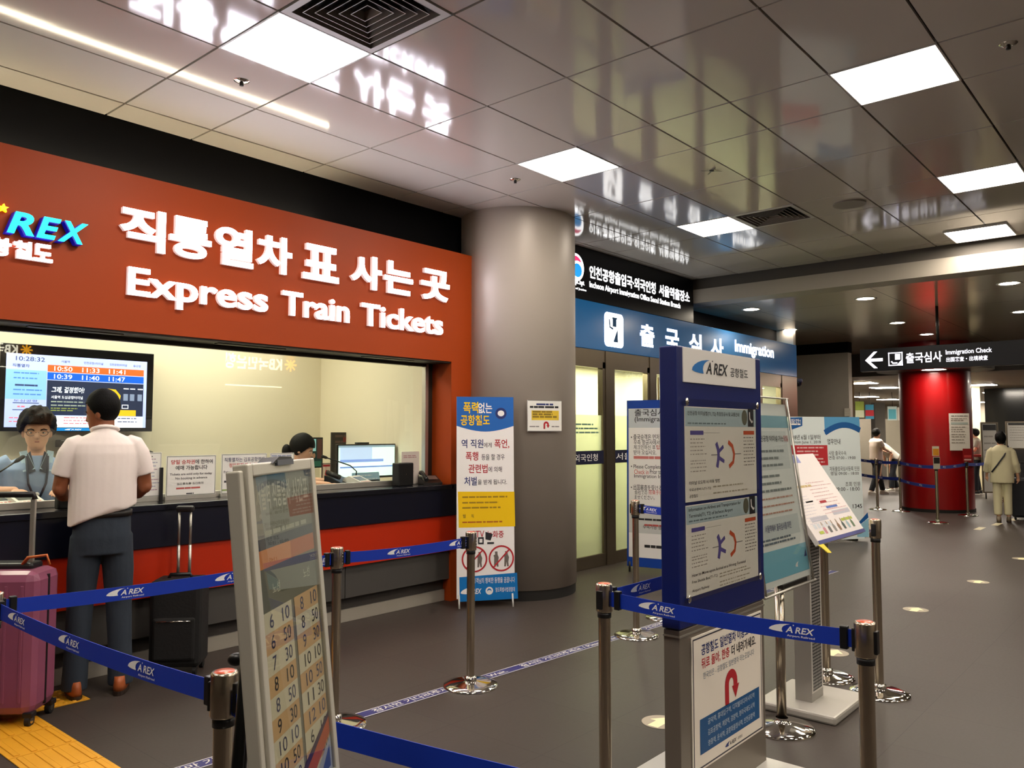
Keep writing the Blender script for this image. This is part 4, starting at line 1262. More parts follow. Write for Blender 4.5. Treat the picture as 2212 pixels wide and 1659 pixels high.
def queue_post(h, label):
    t = thing('queue_post', label, 'queue post', group='belt barrier posts')
    p = MB(); p.lathe([(.165, 0), (.165, .006), (.158, .014), (.12, .021), (.06, .028), (.036, .033)], CHROME, 48); p.build('base', t)
    p = MB(); p.lathe([(.036, .03), (.036, .055), (.0245, .06)], CHROME, 28); p.build('base_collar', t)
    p = MB(); p.lathe([(.024, .05), (.024, h - .13)], STEEL, 28); p.build('pole', t)
    p = MB(); p.lathe([(.024, h - .135), (.0275, h - .135), (.0275, h - .112), (.024, h - .112)], BLACKP, 28); p.build('black_ring', t)
    p = MB(); p.lathe([(.0, h - .112), (.032, h - .112), (.033, h - .108), (.033, h - .010), (.031, h - .004), (.024, h - .003)], STEEL, 36)
    for k in (-1, 1):
        for j in range(4):
            a = math.radians(-118 + k * 52)
            p.ell((.033 * math.cos(a), .033 * math.sin(a), h - .035 - j * .017), (.0032, .0032, .0032), CHROME, None, 8, 6)
    hd = p.build('belt_head', t)
    p = MB()
    for a in (0, PI):
        p = MB(); c = Vector((.031 * math.cos(a), .031 * math.sin(a), 0))
        p.box(c.x - .008, c.y - .013, h - .100, c.x + .008, c.y + .013, h - .028, BLACKP, .003); p.build('belt_slot', hd)
    p = MB(); p.lathe([(.0, h - .001), (.024, h - .002), (.026, h - .004)], COPPER, 28); p.build('cap', t)
    return t


def belt(A, B, z, label, logos, za=None, side=-1, w=.056):
    """strap from point A to point B with printed logos at the given fractions; side -1 prints on the face seen when B is on the right"""
    A = Vector((A[0], A[1], 0)); B = Vector((B[0], B[1], 0))
    d = (B - A); L = d.length; yaw = math.atan2(d.y, d.x)
    t = thing('queue_belt', label, 'queue belt', (A.x, A.y, z), (0, 0, yaw), 'blue barrier belts')
    dz = 0 if za is None else za - z
    n = 16; p = MB(); vs = []
    sag = .012 * L

    def zz(u): return dz * u - sag * 4 * u * (1 - u)
    for y in (-.0011, .0011):
        for k in range(n + 1):
            u = k / n
            vs += [(L * u, y, zz(u) - w / 2), (L * u, y, zz(u) + w / 2)]
    o = 2 * (n + 1); fs = []
    for k in range(n):
        a = 2 * k
        fs += [(a, a + 2, a + 3, a + 1), (o + a + 1, o + a + 3, o + a + 2, o + a), (a + 1, a + 3, o + a + 3, o + a + 1), (a, o + a, o + a + 2, a + 2)]
    p.add(vs, fs, BLUEB); p.build('strap', t)
    for u in logos:
        q = MB(); q_w = .155
        arex(q, 0, -.021, q_w, .021, BW_, BW_, -.0006, 'Airport Railroad', BW_)
        du = q_w / 2 / L
        lo = q.build('printed_logo', t)
        sl = math.atan2(zz(min(u + du, 1)) - zz(u - du), q_w)
        if side < 0:
            lo.location = (L * u - q_w / 2, -.0015, zz(u) - math.sin(sl) * q_w / 2); lo.rotation_euler = (0, -sl, 0)
        else:
            lo.location = (L * u + q_w / 2, .0015, zz(u) + math.sin(sl) * q_w / 2); lo.rotation_euler = (0, sl, PI)
    for e, s in ((0, 1), (L, -1)):
        p = MB(); p.box(e + s * .030 - .012, -.012, zz(e / L) - .036, e + s * .030 + .012, .012, zz(e / L) + .036, BLACKP, .003); p.build('belt_clip', t)
    return t


HL = .91; HR = 1.0
POST = {'A': (1.078, 1.874, HL, 'steel queue post in front of the timetable easel, copper red cap showing'),
        'B': (1.035, 3.436, HL, 'steel queue post cut by the picture edge where two belts meet, by the pink suitcase'),
        'C': (2.60, 3.44, HL, 'steel queue post just behind the timetable easel on the floor tape'),
        'D': (3.525, 3.36, HL, 'steel queue post in front of the narrow no violence banner'),
        'E': (5.175, 3.24, HR, 'taller steel queue post in front of the blue edged immigration banner'),
        'F': (2.671, 1.819, HL, 'steel queue post with red cap close beside the totem where two belts meet'),
        'G': (2.672, .833, HL, 'steel queue post with red cap in front of the map lectern base'),
        'H': (4.962, 1.475, HR, 'taller steel queue post touching the corner of the slanted map lectern'),
        'J': (5.075, 1.815, HR, 'taller steel queue post hidden behind the slanted map lectern'),
        'M': (5.83, 3.37, HR, 'steel queue post hidden behind the totem, only its base edge showing')}
protos = {}
for k, (x, y, h, lb) in POST.items():
    if h not in protos:
        protos[h] = queue_post(h, lb); protos[h].location = (x, y, 0); protos[h].rotation_euler.z = 0
    else:
        dup(protos[h], (x, y, 0), None, lb)
ROT = {'A': 120, 'B': 0, 'C': 0, 'D': 0, 'E': -80, 'F': 0, 'G': 90, 'H': 180, 'J': 180, 'M': 0}
for o in list(COL.objects):
    if o.name.startswith('queue_post'):
        for k, (x, y, h, lb) in POST.items():
            if o['label'] == lb:
                o.rotation_euler.z = math.radians(ROT[k])
zb = HL - .062


def pt(k, f=0.0, other=None):
    a = Vector((POST[k][0], POST[k][1])); 
    if other is None: return a
    o = Vector(other) if not isinstance(other, str) else Vector((POST[other][0], POST[other][1]))
    return a + (o - a).normalized() * .034


belt(pt('B', 0, 'C'), pt('C', 0, 'B'), zb, 'blue printed belt from the pink suitcase post to the post behind the easel', (.30, .62, .94))
belt(pt('C', 0, 'D'), pt('D', 0, 'C'), zb, 'blue printed belt from the post behind the easel to the no violence banner post', (.42, .93))
belt(pt('B', 0, 'A'), pt('A', 0, 'B'), zb, 'blue printed belt sloping down to the front post left of the easel', (.13, .42, .74))
belt(pt('A', 0, (1.60, .20)), (1.60, .20), zb - .02, 'blue belt passing behind the timetable easel and out of the picture bottom', (), za=zb - .1)
belt(pt('F', 0, 'J'), pt('J', 0, 'F'), zb, 'blue printed belt running from the red capped post behind the totem', (.10, .5), za=HR - .062)
belt(pt('F', 0, 'G'), pt('G', 0, 'F'), zb, 'blue printed belt crossing in front of the totem foot', (.22, .78))
belt(pt('E', 0, 'J'), pt('J', 0, 'E'), HR - .062, 'blue printed belt from the immigration banner post to behind the totem', (.06, .5))

# ------------------------------------------------------------------ floor markings
NV = K('#2a2a66', .5); TW = K('#d9d5cf', .5)
t = thing('queue_line_tape', 'dark blue floor tape printed Please Wait with white edges along the queue', 'floor tape', (0, 3.616, .0015), (-PI / 2, 0, math.atan(-.0575)))
p = MB(); p.rect(.4, -.045, 9.0, .045, NV, 0); p.build('tape_strip', t)
q = MB(); q.rect(.4, .036, 9.0, .042, TW, -.0005); q.rect(.4, -.042, 9.0, -.036, TW, -.0005)
x = .55
while x < 8.5:
    q.text('잠시만 기다려주세요 / Please Wait.', x, -.026, x + 1.02, .028, TW, -.0008, .012, 0, 2); x += 1.16
q.build('tape_printing', t)

TAC = mat('tactile_yellow', '#d99a1c', .6, var=.06, vscale=12)


def tactile(x, y, kind, yaw, label):
    t = thing('tactile_tile', label, 'paving tile', (x, y, 0), (0, 0, yaw), 'yellow tactile paving tiles')
    p = MB(); p.box(-.148, -.148, .0005, .148, .148, .005, TAC, .001); p.build('tile_plate', t)
    if kind == 'dot':
        p = MB()
        for i in range(6):
            for j in range(6):
                p.lathe([(.0125, .005), (.009, .0095), (0, .0095)], TAC, 10, (-.124 + i * .0496, -.124 + j * .0496, 0))
        p.build('raised_dots', t)
    else:
        p = MB()
        for i in range(4):
            p.box(-.135, -.115 + i * .075 - .013, .005, .135, -.115 + i * .075 + .013, .0085, TAC, .003)
        p.build('raised_bars', t)
    return t
first_t = None
for (x, y, kd, lb) in ((1.80, 4.962, 'dot', 'yellow dotted tactile tile jutting out at the head of the tactile strip'),
                       (1.503, 4.962, 'dot', 'yellow dotted tactile corner tile by the pink suitcase'),
                       (1.503, 4.662, 'bar', 'yellow tactile strip tile next to the corner tile'),
                       (1.503, 4.362, 'bar', 'yellow tactile strip tile, second after the corner tile'),
                       (1.503, 4.062, 'bar', 'yellow tactile strip tile, third after the corner tile'),
                       (1.503, 3.762, 'bar', 'yellow tactile strip tile cut by the bottom of the picture'),
                       (1.205, 4.962, 'dot', 'yellow dotted tactile tile cut by the picture edge')):
    tactile(x, y, kd, PI / 2, lb)


def sticker(x, y, label, r=.10):
    t = thing('floor_sticker', label, 'floor sticker', (x, y, .0012), (0, 0, 0), 'pale floor stickers with arrows')
    p = MB(); p.disc((0, 0, 0), r, K('#a89c88'), 32, 'z', None, .0006); p.build('sticker_disc', t)
    p = MB(); p.add([(-.085, -.03, .0012), (.0, -.03, .0012), (.0, -.065, .0012), (.09, 0, .0012), (.0, .065, .0012), (.0, .03, .0012), (-.085, .03, .0012)], [(0, 1, 2, 3, 4, 5, 6)], K('#f4ecbc')); p.build('arrow', t)


for (px, py, lb) in ((1428, 1560, 'pale round arrow sticker on the floor against the totem foot'), (1800, 1410, 'pale round arrow sticker on the floor behind the map lectern column'),
                     (1978, 1317, 'pale round arrow sticker on the open floor, third along the row'), (2113, 1257, 'pale round arrow sticker on the open floor, fourth along the row'),
                     (2207, 1207, 'pale round arrow sticker on the open floor cut by the picture edge')):
    q = onZ(px, py, 0); sticker(q.x, q.y, lb)
for (px, py, lb) in ((2090, 1140, 'nearest'), (2128, 1131, 'second nearest'), (2165, 1121, 'farthest')):
    q = onZ(px, py, 0)
    t = thing('floor_dash', lb + ' pale floor dash behind the walking woman in cream', 'floor marking', (q.x, q.y, .001), group='pale floor dashes')
    p = MB(); p.box(-.22, -.22, 0, .22, -.12, .001, K('#d8cfae')); p.build('dash', t)

# ------------------------------------------------------------------ ticket counter
CY_ = 5.12
t = thing('ticket_counter', 'long ticket counter with navy front, red band and grey kick panels', 'counter', (0, CY_, 0))
NAV = mat('navy_counter', '#080a1c', .3, spec=.5); REDP = mat('red_counter_band', '#b42806', .4, spec=.35)
x0, x1 = -3.0, 5.135
p = MB(); p.box(x0, 0, .765, x1 + .06, .022, 1.0, NAV, .003); p.build('front_panel', t)
p = MB(); p.box(x0, .018, .452, x1 + .05, .04, .765, REDP); p.build('red_panel', t)
KP = mat('grey_kick_panel', '#484542', .45, var=.04)
for k in range(7):
    p = MB(); p.box(x0 + k * 1.165 + .004, .05, .2, x0 + (k + 1) * 1.165 - .004, .08, .452, KP); p.build('kick_panel', t)
p = MB(); p.box(x0, .12, .1, x1 + .0, .15, .2, mat('dark_recess', '#3b3632', .6)); p.build('recess', t)
p = MB(); p.box(x0, .10, 0, x1, .2, .1, mat('grey_plinth', '#9a9387', .5, var=.04), .003); p.build('plinth', t)
p = MB(); p.box(x0, -.012, 1.0, x1, .66, 1.04, mat('dark_worktop', '#15151c', .18, spec=.5), .004); p.box(x1 - .02, -.012, 1.0, x1 + .06, .03, 1.04, mat('dark_worktop', '#15151c')); p.build('worktop', t)

# ------------------------------------------------------------------ departures screen
b = Board('wall_screen', 'large wall screen with train times on the cream ticket office wall', 'screen', (0, 7.06, 0))
A_ = b.p(2, 739); B_ = b.p(333, 765); C_ = b.p(325, 932)
sx0, sx1, sz1, sz0 = A_[0], B_[0], (A_[1] + B_[1]) / 2, C_[1]
p = MB(); p.box(sx0, 0, sz0, sx1, .06, sz1, mat('screen_bezel', '#08080a', .2, spec=.6), .004); p.build('bezel', b.root)
p = MB(); p.box((sx0 + sx1) / 2 - .2, .06, sz0 + .2, (sx0 + sx1) / 2 + .2, .14, sz1 - .2, BLACKP); p.build('wall_mount', b.root)
q = b.P
e0 = b.p(14, 765)[0]; e1 = b.p(318, 780)[0]; f1 = b.p(20, 762)[1]; f0 = b.p(310, 924)[1]
SW = e1 - e0; SH = f1 - f0
S1 = G('#a9b6f4', .95); S2 = G('#7fb1ee', .9); SO = G('#d85a24', .9); SBl = G('#0c54c4', .9); SD = G('#1d2742', .8); SWh = G('#eef0ff', 1.0); SYe = G('#e0ac1c', .9); SDk = G('#30406e', .6); SR = G('#d8707c', .8)
q.rect(e0, f0, e1, f1, S1, -.001)
q.rect(e0, f0 + SH * .38, e0 + SW * .265, f0 + SH * .78, S2, -.0015)


def sv(u0, v0, u1, v1): return (e0 + SW * u0, f0 + SH * v0, e0 + SW * u1, f0 + SH * v1)


q.rect(*sv(.27, .775, .975, .87), SO, -.0015); q.rect(*sv(.27, .665, .975, .765), SBl, -.0015); q.rect(*sv(.27, .17, .975, .655), SD, -.0015)
q.rect(*sv(.27, .0, .975, .16), SWh, -.0015)
q.text('10:28:32', *sv(.06, .905, .25, .965), SDk, -.002, .004)
q.text('직통열차', *sv(.04, .815, .15, .86), SDk, -.002, .012)
q.text('서울역', *sv(.36, .91, .42, .945), SDk, -.002, .004); q.text('인천공항1터미널', *sv(.52, .91, .66, .945), SDk, -.002, .004); q.text('인천공항2터미널', *sv(.71, .91, .84, .945), SDk, -.002, .004); q.text('승강장', *sv(.89, .91, .95, .945), SDk, -.002, .004)
for s, u, v, m_ in (('10:50', .315, .79, SWh), ('11:33', .51, .79, SWh), ('11:41', .705, .79, SWh), ('10:39', .315, .68, SWh), ('11:40', .51, .68, SWh), ('11:47', .705, .68, SWh)):
    q.text(s, *sv(u, v, u + .125, v + .065), m_, -.002, .006)
q.text('그래, 결정했어!', *sv(.30, .48, .53, .57), SWh, -.002, .02, .2); q.text('서울역 도심공항터미널', *sv(.30, .40, .52, .445), SWh, -.002, .006)
q.greek(e0 + SW * .30, e0 + SW * .55, [f0 + SH * v for v in (.35, .30)], G('#9aa59a', .6), .01, -.002, 3); q.greek(e0 + SW * .30, e0 + SW * .5, [f0 + SH * v for v in (.26, .23)], G('#8f9a4a', .6), .008, -.002, 4)
q.poly([(e0 + SW * u, f0 + SH * v) for u, v in ((.70, .57), (.76, .56), (.80, .47), (.79, .38), (.74, .33), (.66, .40))], SYe, -.002)
q.rect(*sv(.78, .17, .92, .26), SYe, -.002); q.poly([(e0 + SW * u, f0 + SH * v) for u, v in ((.60, .40), (.63, .52), (.70, .54), (.74, .40), (.73, .2), (.60, .2))], G('#5b6a8c', .7), -.0018)
for u in (.82, .87, .93):
    q.rect(*sv(u, .40, u + .035, .5), G('#7c8aa8', .7), -.002); q.rect(*sv(u, .57, u + .04, .585), SWh, -.002)
q.rect(*sv(.81, .28, .86, .34), SWh, -.002); q.rect(*sv(.815, .29, .855, .33), SD, -.0022)
q.poly([(e0 + SW * (.30 + .025 * math.cos(k * PI / 6)), f0 + SH * (.10 + .045 * math.sin(k * PI / 6))) for k in range(12)], G('#3a2f6a', .6), -.002)
q.greek(e0 + SW * .39, e0 + SW * .6, [f0 + SH * v for v in (.13, .09, .05)], SR, .008, -.002, 8); q.greek(e0 + SW * .78, e0 + SW * .95, [f0 + SH * v for v in (.13, .08)], SDk, .008, -.002, 9)
q.greek(e0 + SW * .05, e0 + SW * .24, [f0 + SH * v for v in (.73, .66, .50, .44)], G('#4c80c8', .7), .01, -.002, 12)
q.greek(e0 + SW * .06, e0 + SW * .22, [f0 + SH * .56], SDk, .014, -.002, 13, .004); q.rect(*sv(.05, .325, .22, .335), SDk, -.002); q.rect(*sv(.05, .23, .21, .24), SDk, -.002)
q.text('도심공항', *sv(.055, .345, .21, .375), SDk, -.002, .004); q.greek(e0 + SW * .08, e0 + SW * .16, [f0 + SH * .27], SR, .012, -.002, 15)
q.greek(e0 + SW * .03, e0 + SW * .24, [f0 + SH * v for v in (.12, .07)], SR, .008, -.002, 16)
q.rect(e0 + SW * .32, sz0 + .004, e0 + SW * .62, f0 - .004, G('#0d78c4', .8), -.001); arex(q, e0 + SW * .40, sz0 + .01, e0 + SW * .52, f0 - .01, SWh, SWh, -.002)
q.build('screen_picture', b.root)

# ------------------------------------------------------------------ little notices along the glass
def acrylic(name, label, x_l, y_t, x_r, y_b, lines, Y=5.372, edge='#57624e'):
    b = Board(name, label, 'notice', (0, Y, 0), group=None)
    x0, z1 = b.p(x_l, y_t); x1, z0 = b.p(x_r, y_b); z0 = max(z0, 1.052)
    p = MB(); p.box(x0, 0, z0, x1, .004, z1, PAPER); p.build('notice_sheet', b.root)
    p = MB(); p.box(x0 - .004, -.002, 1.041, x1 + .004, .012, z0 + .008, ALU); p.build('notice_foot', b.root)
    w, h = x1 - x0, z1 - z0
    for s in ((x0 + .004, z0 + .01, x1 - .004, z0 + .013), (x0 + .004, z1 - .007, x1 - .004, z1 - .004), (x0 + .004, z0 + .01, x0 + .007, z1 - .004), (x1 - .007, z0 + .01, x1 - .004, z1 - .004)):
        b.P.rect(*s, K(edge), -.0008)
    for (s, u0, v0, u1, v1, c, bo) in lines:
        if s is None:
            b.P.greek(x0 + w * u0, x0 + w * u1, [z0 + h * v0], K(c), h * (v1 - v0), -.0012, int(v0 * 100), .006)
        else:
            b.P.text(s, x0 + w * u0, z0 + h * v0, x0 + w * u1, z0 + h * v1, K(c), -.0014, bo)
    b.P.build('notice_printing', b.root)
    return b


acrylic('counter_notice', 'white counter notice on same day tickets, red first words, beside the black suitcase handle', 360, 985, 465, 1069,
        [('당일 승차권', .09, .79, .56, .90, '#c4403c', .012), ('에 한하여', .57, .79, .93, .90, '#38383a', .012), ('예매 가능합니다', .18, .65, .82, .76, '#2a2a2c', .014),
         ('Tickets are sold only for today', .07, .51, .92, .58, '#3c3c40', .012), ('No booking in advance', .18, .41, .82, .48, '#3c3c40', .012), ('当日乘车券 当日有效', .21, .29, .75, .35, '#4a4a4a', .006),
         (None, .2, .19, .8, .23, '#c4605c', 0), (None, .4, .06, .6, .09, '#44464a', 0)])
acrylic('counter_notice', 'white counter notice with red second line, partly behind the easel board top', 479, 981, 575, 1067,
        [('직통열차는 김포공항역에', .06, .80, .94, .91, '#3b4160', .008), ('정차하지 않습니다', .16, .67, .82, .77, '#c4403c', .012), ('Express Train does not stop', .05, .52, .9, .59, '#3c3c40', .008),
         ('at Gimpo', .3, .42, .6, .49, '#3c3c40', .008), (None, .06, .30, .8, .35, '#4a4a4a', 0), (None, .2, .2, .7, .25, '#4a4a4a', 0), (None, .02, .1, .5, .14, '#9bb070', 0)])
acrylic('counter_notice', 'plain pale counter notice half hidden behind the man in the white polo shirt', 296, 978, 347, 1074,
        [('▲', .58, .90, .64, .93, '#26262a', 0)] + [(None, .1, .84 - .075 * k, .95, .86 - .075 * k, '#b59aa8' if k % 3 == 0 else '#a4a6b8', 0) for k in range(10)])
acrylic('counter_notice', 'small white notice taped to the glass above the easel clip', 584, 979, 635, 1004, [(None, .05, .72, .9, .84, '#9aa0b4', 0), (None, .05, .45, .9, .57, '#c09aa0', 0), (None, .05, .2, .9, .32, '#9aa0b4', 0)], 5.398)

# black handset post by the notice
q_ = onY(348, 1045, 5.36)
p = MB(); p.box(-.010, -.01, 0, .010, .01, .225, BLACKP, .002)
tag(p.build('divider_post', None, (q_.x, 5.36, 1.041)), 'thin black post on the counter between two white notices', 'post')


def boxthing(name, label, cat, loc, yaw=0.0, tilt=0.0, group=None):
    return thing(name, label, cat, loc, (tilt, 0, yaw), group)


# card terminals
def terminal(label, px, py, Y, yaw=0.0):
    q = onY(px, py, Y)
    t = boxthing('card_terminal', label, 'card terminal', (q.x, Y, 1.041), yaw, group='white card terminals')
    p = MB(); p.prism([(-.10, 0), (.10, 0), (.11, .06), (.05, .085), (-.10, .025)], 'x', -.085, .085, WHITEP); p.build('terminal_body', t)
    # sloped display and keypad
    def sl(u, v): return (u, -.10 + v * .15, .0258 + v * .06)
    p = MB(); p.add([sl(-.065, .35), sl(.065, .35), sl(.065, .85), sl(-.065, .85)], [(0, 1, 2, 3)], mat('terminal_display', '#5c625f', .2)); p.build('display', t)
    p = MB()
    for i in range(6):
        p.add([sl(-.07 + i * .024, .08), sl(-.054 + i * .024, .08), sl(-.054 + i * .024, .25), sl(-.07 + i * .024, .25)], [(0, 1, 2, 3)], K('#c9736a'))
    p.build('keypad', t)
    return t


terminal('white card terminal on the counter before the male clerk in blue', 52, 1085, 5.56, .25)
terminal('white card terminal cut by the picture edge, beside another one', 2, 1085, 5.60, .25)
terminal('white card terminal on the counter in front of the woman clerk and monitor', 775, 1046, 5.60, .35)


def sheet_stand(label, xl, yt, xr, yb, Y, c, m2):
    b = Board('leaflet_stand', label, 'leaflet stand', (0, Y, 0), 0, .25)
    x0, z1 = b.p(xl, yt); x1, z0 = b.p(xr, yb); z0 = 1.041 if z0 < 1.041 else z0
    p = MB(); p.box(x0, 0, z0, x1, .006, z1, K(c)); p.build('leaflet', b.root)
    p = MB(); p.box(x0, .006, z0, x1, .10, z0 + .012, ALU); p.build('stand_foot', b.root)
    for k in range(3):
        b.P.greek(x0 + .01, x1 - .01, [z1 - (k + 1) * (z1 - z0) * .26], K(m2), .010, -.001, k)
    b.P.build('leaflet_printing', b.root)


b0 = MB()
sheet_stand('small pale blue leaflet stand with dark lines before the male clerk, at the picture edge', 0, 1044, 50, 1080, 5.63, '#b9d3e2', '#4a6d9c')
sheet_stand('small light blue card stand before the bright monitor', 760, 1022, 823, 1050, 5.66, '#9dc3de', '#d9e6ee')

# desk monitor, picture screen, dark board
b = Board('desk_monitor', 'bright desk monitor with blue table on the ticket office desk', 'monitor', (0, 5.95, 0))
x0, z1 = b.p(729, 960); x1, z0 = b.p(854, 1030)
p = MB(); p.box(x0, 0, z0, x1, .035, z1 - .0, mat('screen_bezel', '#08080a'), .004); p.build('monitor_bezel', b.root)
p = MB(); p.box((x0 + x1) / 2 - .03, .02, 1.06, (x0 + x1) / 2 + .03, .05, z0 + .1, BLACKP); p.box((x0 + x1) / 2 - .11, -.05, 1.0, (x0 + x1) / 2 + .11, .1, 1.062, BLACKP); p.build('monitor_stand', b.root)
q = b.P; mw, mh = x1 - x0, z1 - z0
q.rect(x0 + .012, z0 + .02, x1 - .012, z1 - .012, G('#d6efe8', 1.0), -.001)
q.rect(x0 + .03, z0 + mh * .5, x0 + mw * .58, z1 - .03, G('#b6cbea', .95), -.0015); q.rect(x0 + .03, z0 + mh * .48, x1 - mw * .22, z0 + mh * .56, G('#7f9bd8', .9), -.002)
q.rect(x0 + .03, z0 + mh * .32, x1 - .03, z0 + mh * .36, G('#6a86c6', .9), -.002); q.rect(x0 + .03, z0 + mh * .40, x1 - mw * .3, z0 + mh * .42, G('#f2f6fa', 1), -.002)
q.rect(x0 + .012, z1 - .03, x1 - .012, z1 - .012, G('#8fa6b4', .8), -.002)
q.build('screen_picture', b.root)
p = MB(); p.box(-.07, -.02, 0, .07, .02, .015, BLACKP, .003)
tag(p.build('screen_bar', None, ((x0 + x1) / 2 - .05, 5.97, z1 + .001)), 'thin black bar lying on top of the bright desk monitor', 'sensor bar')

b = Board('picture_screen', 'dark framed screen showing people on green, behind the woman clerk', 'screen', (0, 6.35, 0))
x0, z1 = b.p(646, 945); x1, z0 = b.p(697, 1010)
p = MB(); p.box(x0, 0, z0, x1, .035, z1, mat('screen_bezel', '#08080a'), .003); p.build('screen_frame', b.root)
p = MB(); p.box((x0 + x1) / 2 - .03, .0, 1.0, (x0 + x1) / 2 + .03, .05, z0 + .03, BLACKP); p.build('screen_stand', b.root)
q = b.P; w_, h_ = x1 - x0, z1 - z0
q.rect(x0 + .01, z0 + .01, x1 - .01, z1 - .012, G('#1f3b33', .35), -.001); q.rect(x0 + w_ * .15, z0 + h_ * .55, x0 + w_ * .7, z1 - .015, G('#8fc0bd', .6), -.0015)
q.rect(x0 + w_ * .75, z0 + h_ * .3, x1 - .012, z1 - .015, G('#53352c', .4), -.0015); q.rect(x0 + .012, z0 + .012, x1 - .02, z0 + h_ * .22, G('#2c5a45', .5), -.0016)
for u, v, r_ in ((.35, .45, .022), (.15, .62, .018), (.62, .40, .02)):
    q.poly([(x0 + w_ * u + r_ * .8 * math.cos(k * PI / 6), z0 + h_ * v + r_ * 1.2 * math.sin(k * PI / 6)) for k in range(12)], G('#9a7154', .5), -.002)
q.build('screen_picture', b.root)
b = Board('dark_board', 'dark poster board on the cream wall behind the bright monitor', 'board', (0, 6.75, 0))
x0, z1 = b.p(717, 934); x1, z0 = b.p(775, 1010)
p = MB(); p.box(x0, 0, z0 - .2, x1, .02, z1, mat('dark_poster', '#1d1714', .5)); p.build('board_panel', b.root)
p = MB(); p.box(x0 + .1, .0, 0, x0 + .14, .02, z0 - .2, BLACKP); p.box(x1 - .14, .0, 0, x1 - .1, .02, z0 - .2, BLACKP); p.build('board_leg', b.root)
b.P.greek(x0 + .04, x1 - .03, [z1 - .05, z1 - .11], K('#54433c'), .025, -.001, 3); b.P.rect(x0 + .14, z1 - .1, x0 + .18, z1 - .05, K('#7a2a22'), -.0012); b.P.build('board_printing', b.root)

t = thing('side_desk', 'pale side desk under the monitor and picture screen in the ticket office', 'desk', (4.7, 6.2, 0))
p = MB(); p.box(-.50, -.39, .96, .48, .45, 1.0, mat('desk_top', '#8d867a', .5)); p.build('desk_top', t)
for x in (-.48, .44):
    p = MB(); p.box(x, -.36, 0, x + .03, .42, .96, mat('desk_side', '#a8a192', .6)); p.build('side_panel', t)

# gooseneck microphones
def mic(label, base, pts):
    t = thing('gooseneck_microphone', label, 'microphone', base, group='gooseneck microphones')
    L = [tuple(Vector(p_) - Vector(base)) for p_ in pts]
    p = MB(); p.lathe([(0, 0), (.055, 0), (.05, .025), (0, .03)], BLACKP, 20); p.build('mic_base', t)
    p = MB(); p.tube([(0, 0, .02)] + L, .0055, BLACKP, 8); p.build('gooseneck', t)
    a = Vector(L[-1]); d = (a - Vector(L[-2])).normalized()
    p = MB(); p.tube([a - d * .01, a + d * .01, a + d * .05, a + d * .06], [.006, .013, .013, .007], RUBBER, 12); p.build('mic_head', t)


Yb = 5.66
mic('black gooseneck microphone in front of the male clerk in blue', (1.52, Yb, 1.041), [onY(-40, 1045, Yb), onY(0, 1019, Yb), onY(34, 997, Yb)])
mic('black gooseneck microphone in front of the bright desk monitor', tuple(Vector((onY(768, 1040, 5.75).x, 5.75, 1.041))), [onY(770, 1018, 5.75), onY(757, 1006, 5.75), onY(728, 996, 5.75), onY(706, 989, 5.75)])
q = onY(742, 1035, 5.68)
t = boxthing('desk_phone', 'black desk phone base beside the bright desk monitor', 'telephone', (q.x, 5.72, 1.041), .3)
p = MB(); p.prism([(-.08, 0), (.1, 0), (.1, .09), (-.08, .03)], 'x', -.10, .10, BLACKP); p.build('phone_body', t)
p = MB(); p.tube([(-.07, -.04, .075), (-.07, .09, .115)], .022, BLACKP, 12); p.build('handset', t)
# red sign
b = Board('red_sign_card', 'small white card with red emblem in a dark frame beside the monitor', 'card', (0, 6.0, 0))
x0, z1 = b.p(696, 1001); x1, z0 = b.p(714, 1030)
p = MB(); p.box(x0, 0, 1.06, x1, .01, z1, K('#3a1d18')); p.box(x0, 0, 1.0, x1, .05, 1.061, BLACKP); p.build('card_frame', b.root)
b.P.rect(x0 + .005, 1.07, x1 - .005, z1 - .006, K('#e2d3bf'), -.001); cxx = (x0 + x1) / 2
b.P.rect(x0 + .008, z1 - .03, x1 - .008, z1 - .012, RED_, -.0015); b.P.poly([(cxx, 1.085), (cxx + .018, 1.13), (cxx + .008, 1.165), (cxx - .008, 1.165), (cxx - .018, 1.13)], RED_, -.0015)
b.P.build('card_printing', b.root)
# white sheet, loudspeaker box and telephone at the counter end
b = Board('white_sheet_stand', 'upright white notice sheet in a clear stand at the counter end', 'notice', (0, 5.37, 0))
x0, z1 = b.p(868, 976); x1, z0 = b.p(905, 1052)
p = MB(); p.box(x0, 0, 1.042, x1, .006, z1, mat('pale_sheet', '#d5cbc0', .6)); p.build('sheet', b.root)
p = MB(); p.box(x0, -.01, 1.041, x1, .02, 1.05, ALU); p.build('stand_foot', b.root)
b.P.greek(x0 + .02, x1 - .01, [z1 - .04, z1 - .055], K('#b58a8a'), .008, -.001, 5); b.P.greek(x0 + .02, x1 - .02, [z1 - .12, z1 - .15, z1 - .18], K('#b8b0ac'), .006, -.001, 6); b.P.build('sheet_printing', b.root)
x0 = onY(858, 1050, 5.28).x; x1 = onY(890, 1050, 5.28).x; zt = onY(872, 1000, 5.28).z
t = boxthing('speaker_box', 'black intercom speaker box standing on the counter end', 'speaker', ((x0 + x1) / 2, 5.30, 1.041))
hw = (x1 - x0) / 2
p = MB(); p.box(-hw, -.04, 0, hw, .05, zt - 1.041, BLACKP, .008); p.build('speaker_case', t)
p = MB(); p.lathe([(.004, 0), (.004, .002), (0, .002)], CHROME, 10); o = p.build('badge', t); o.location = (0, -.041, .10); o.rotation_euler = (PI / 2, 0, 0)
q0 = onY(934, 1045, 5.22)
t = boxthing('telephone', 'black and silver telephone on the counter beside the orange jamb', 'telephone', (q0.x + .0, 5.25, 1.041), -.45)
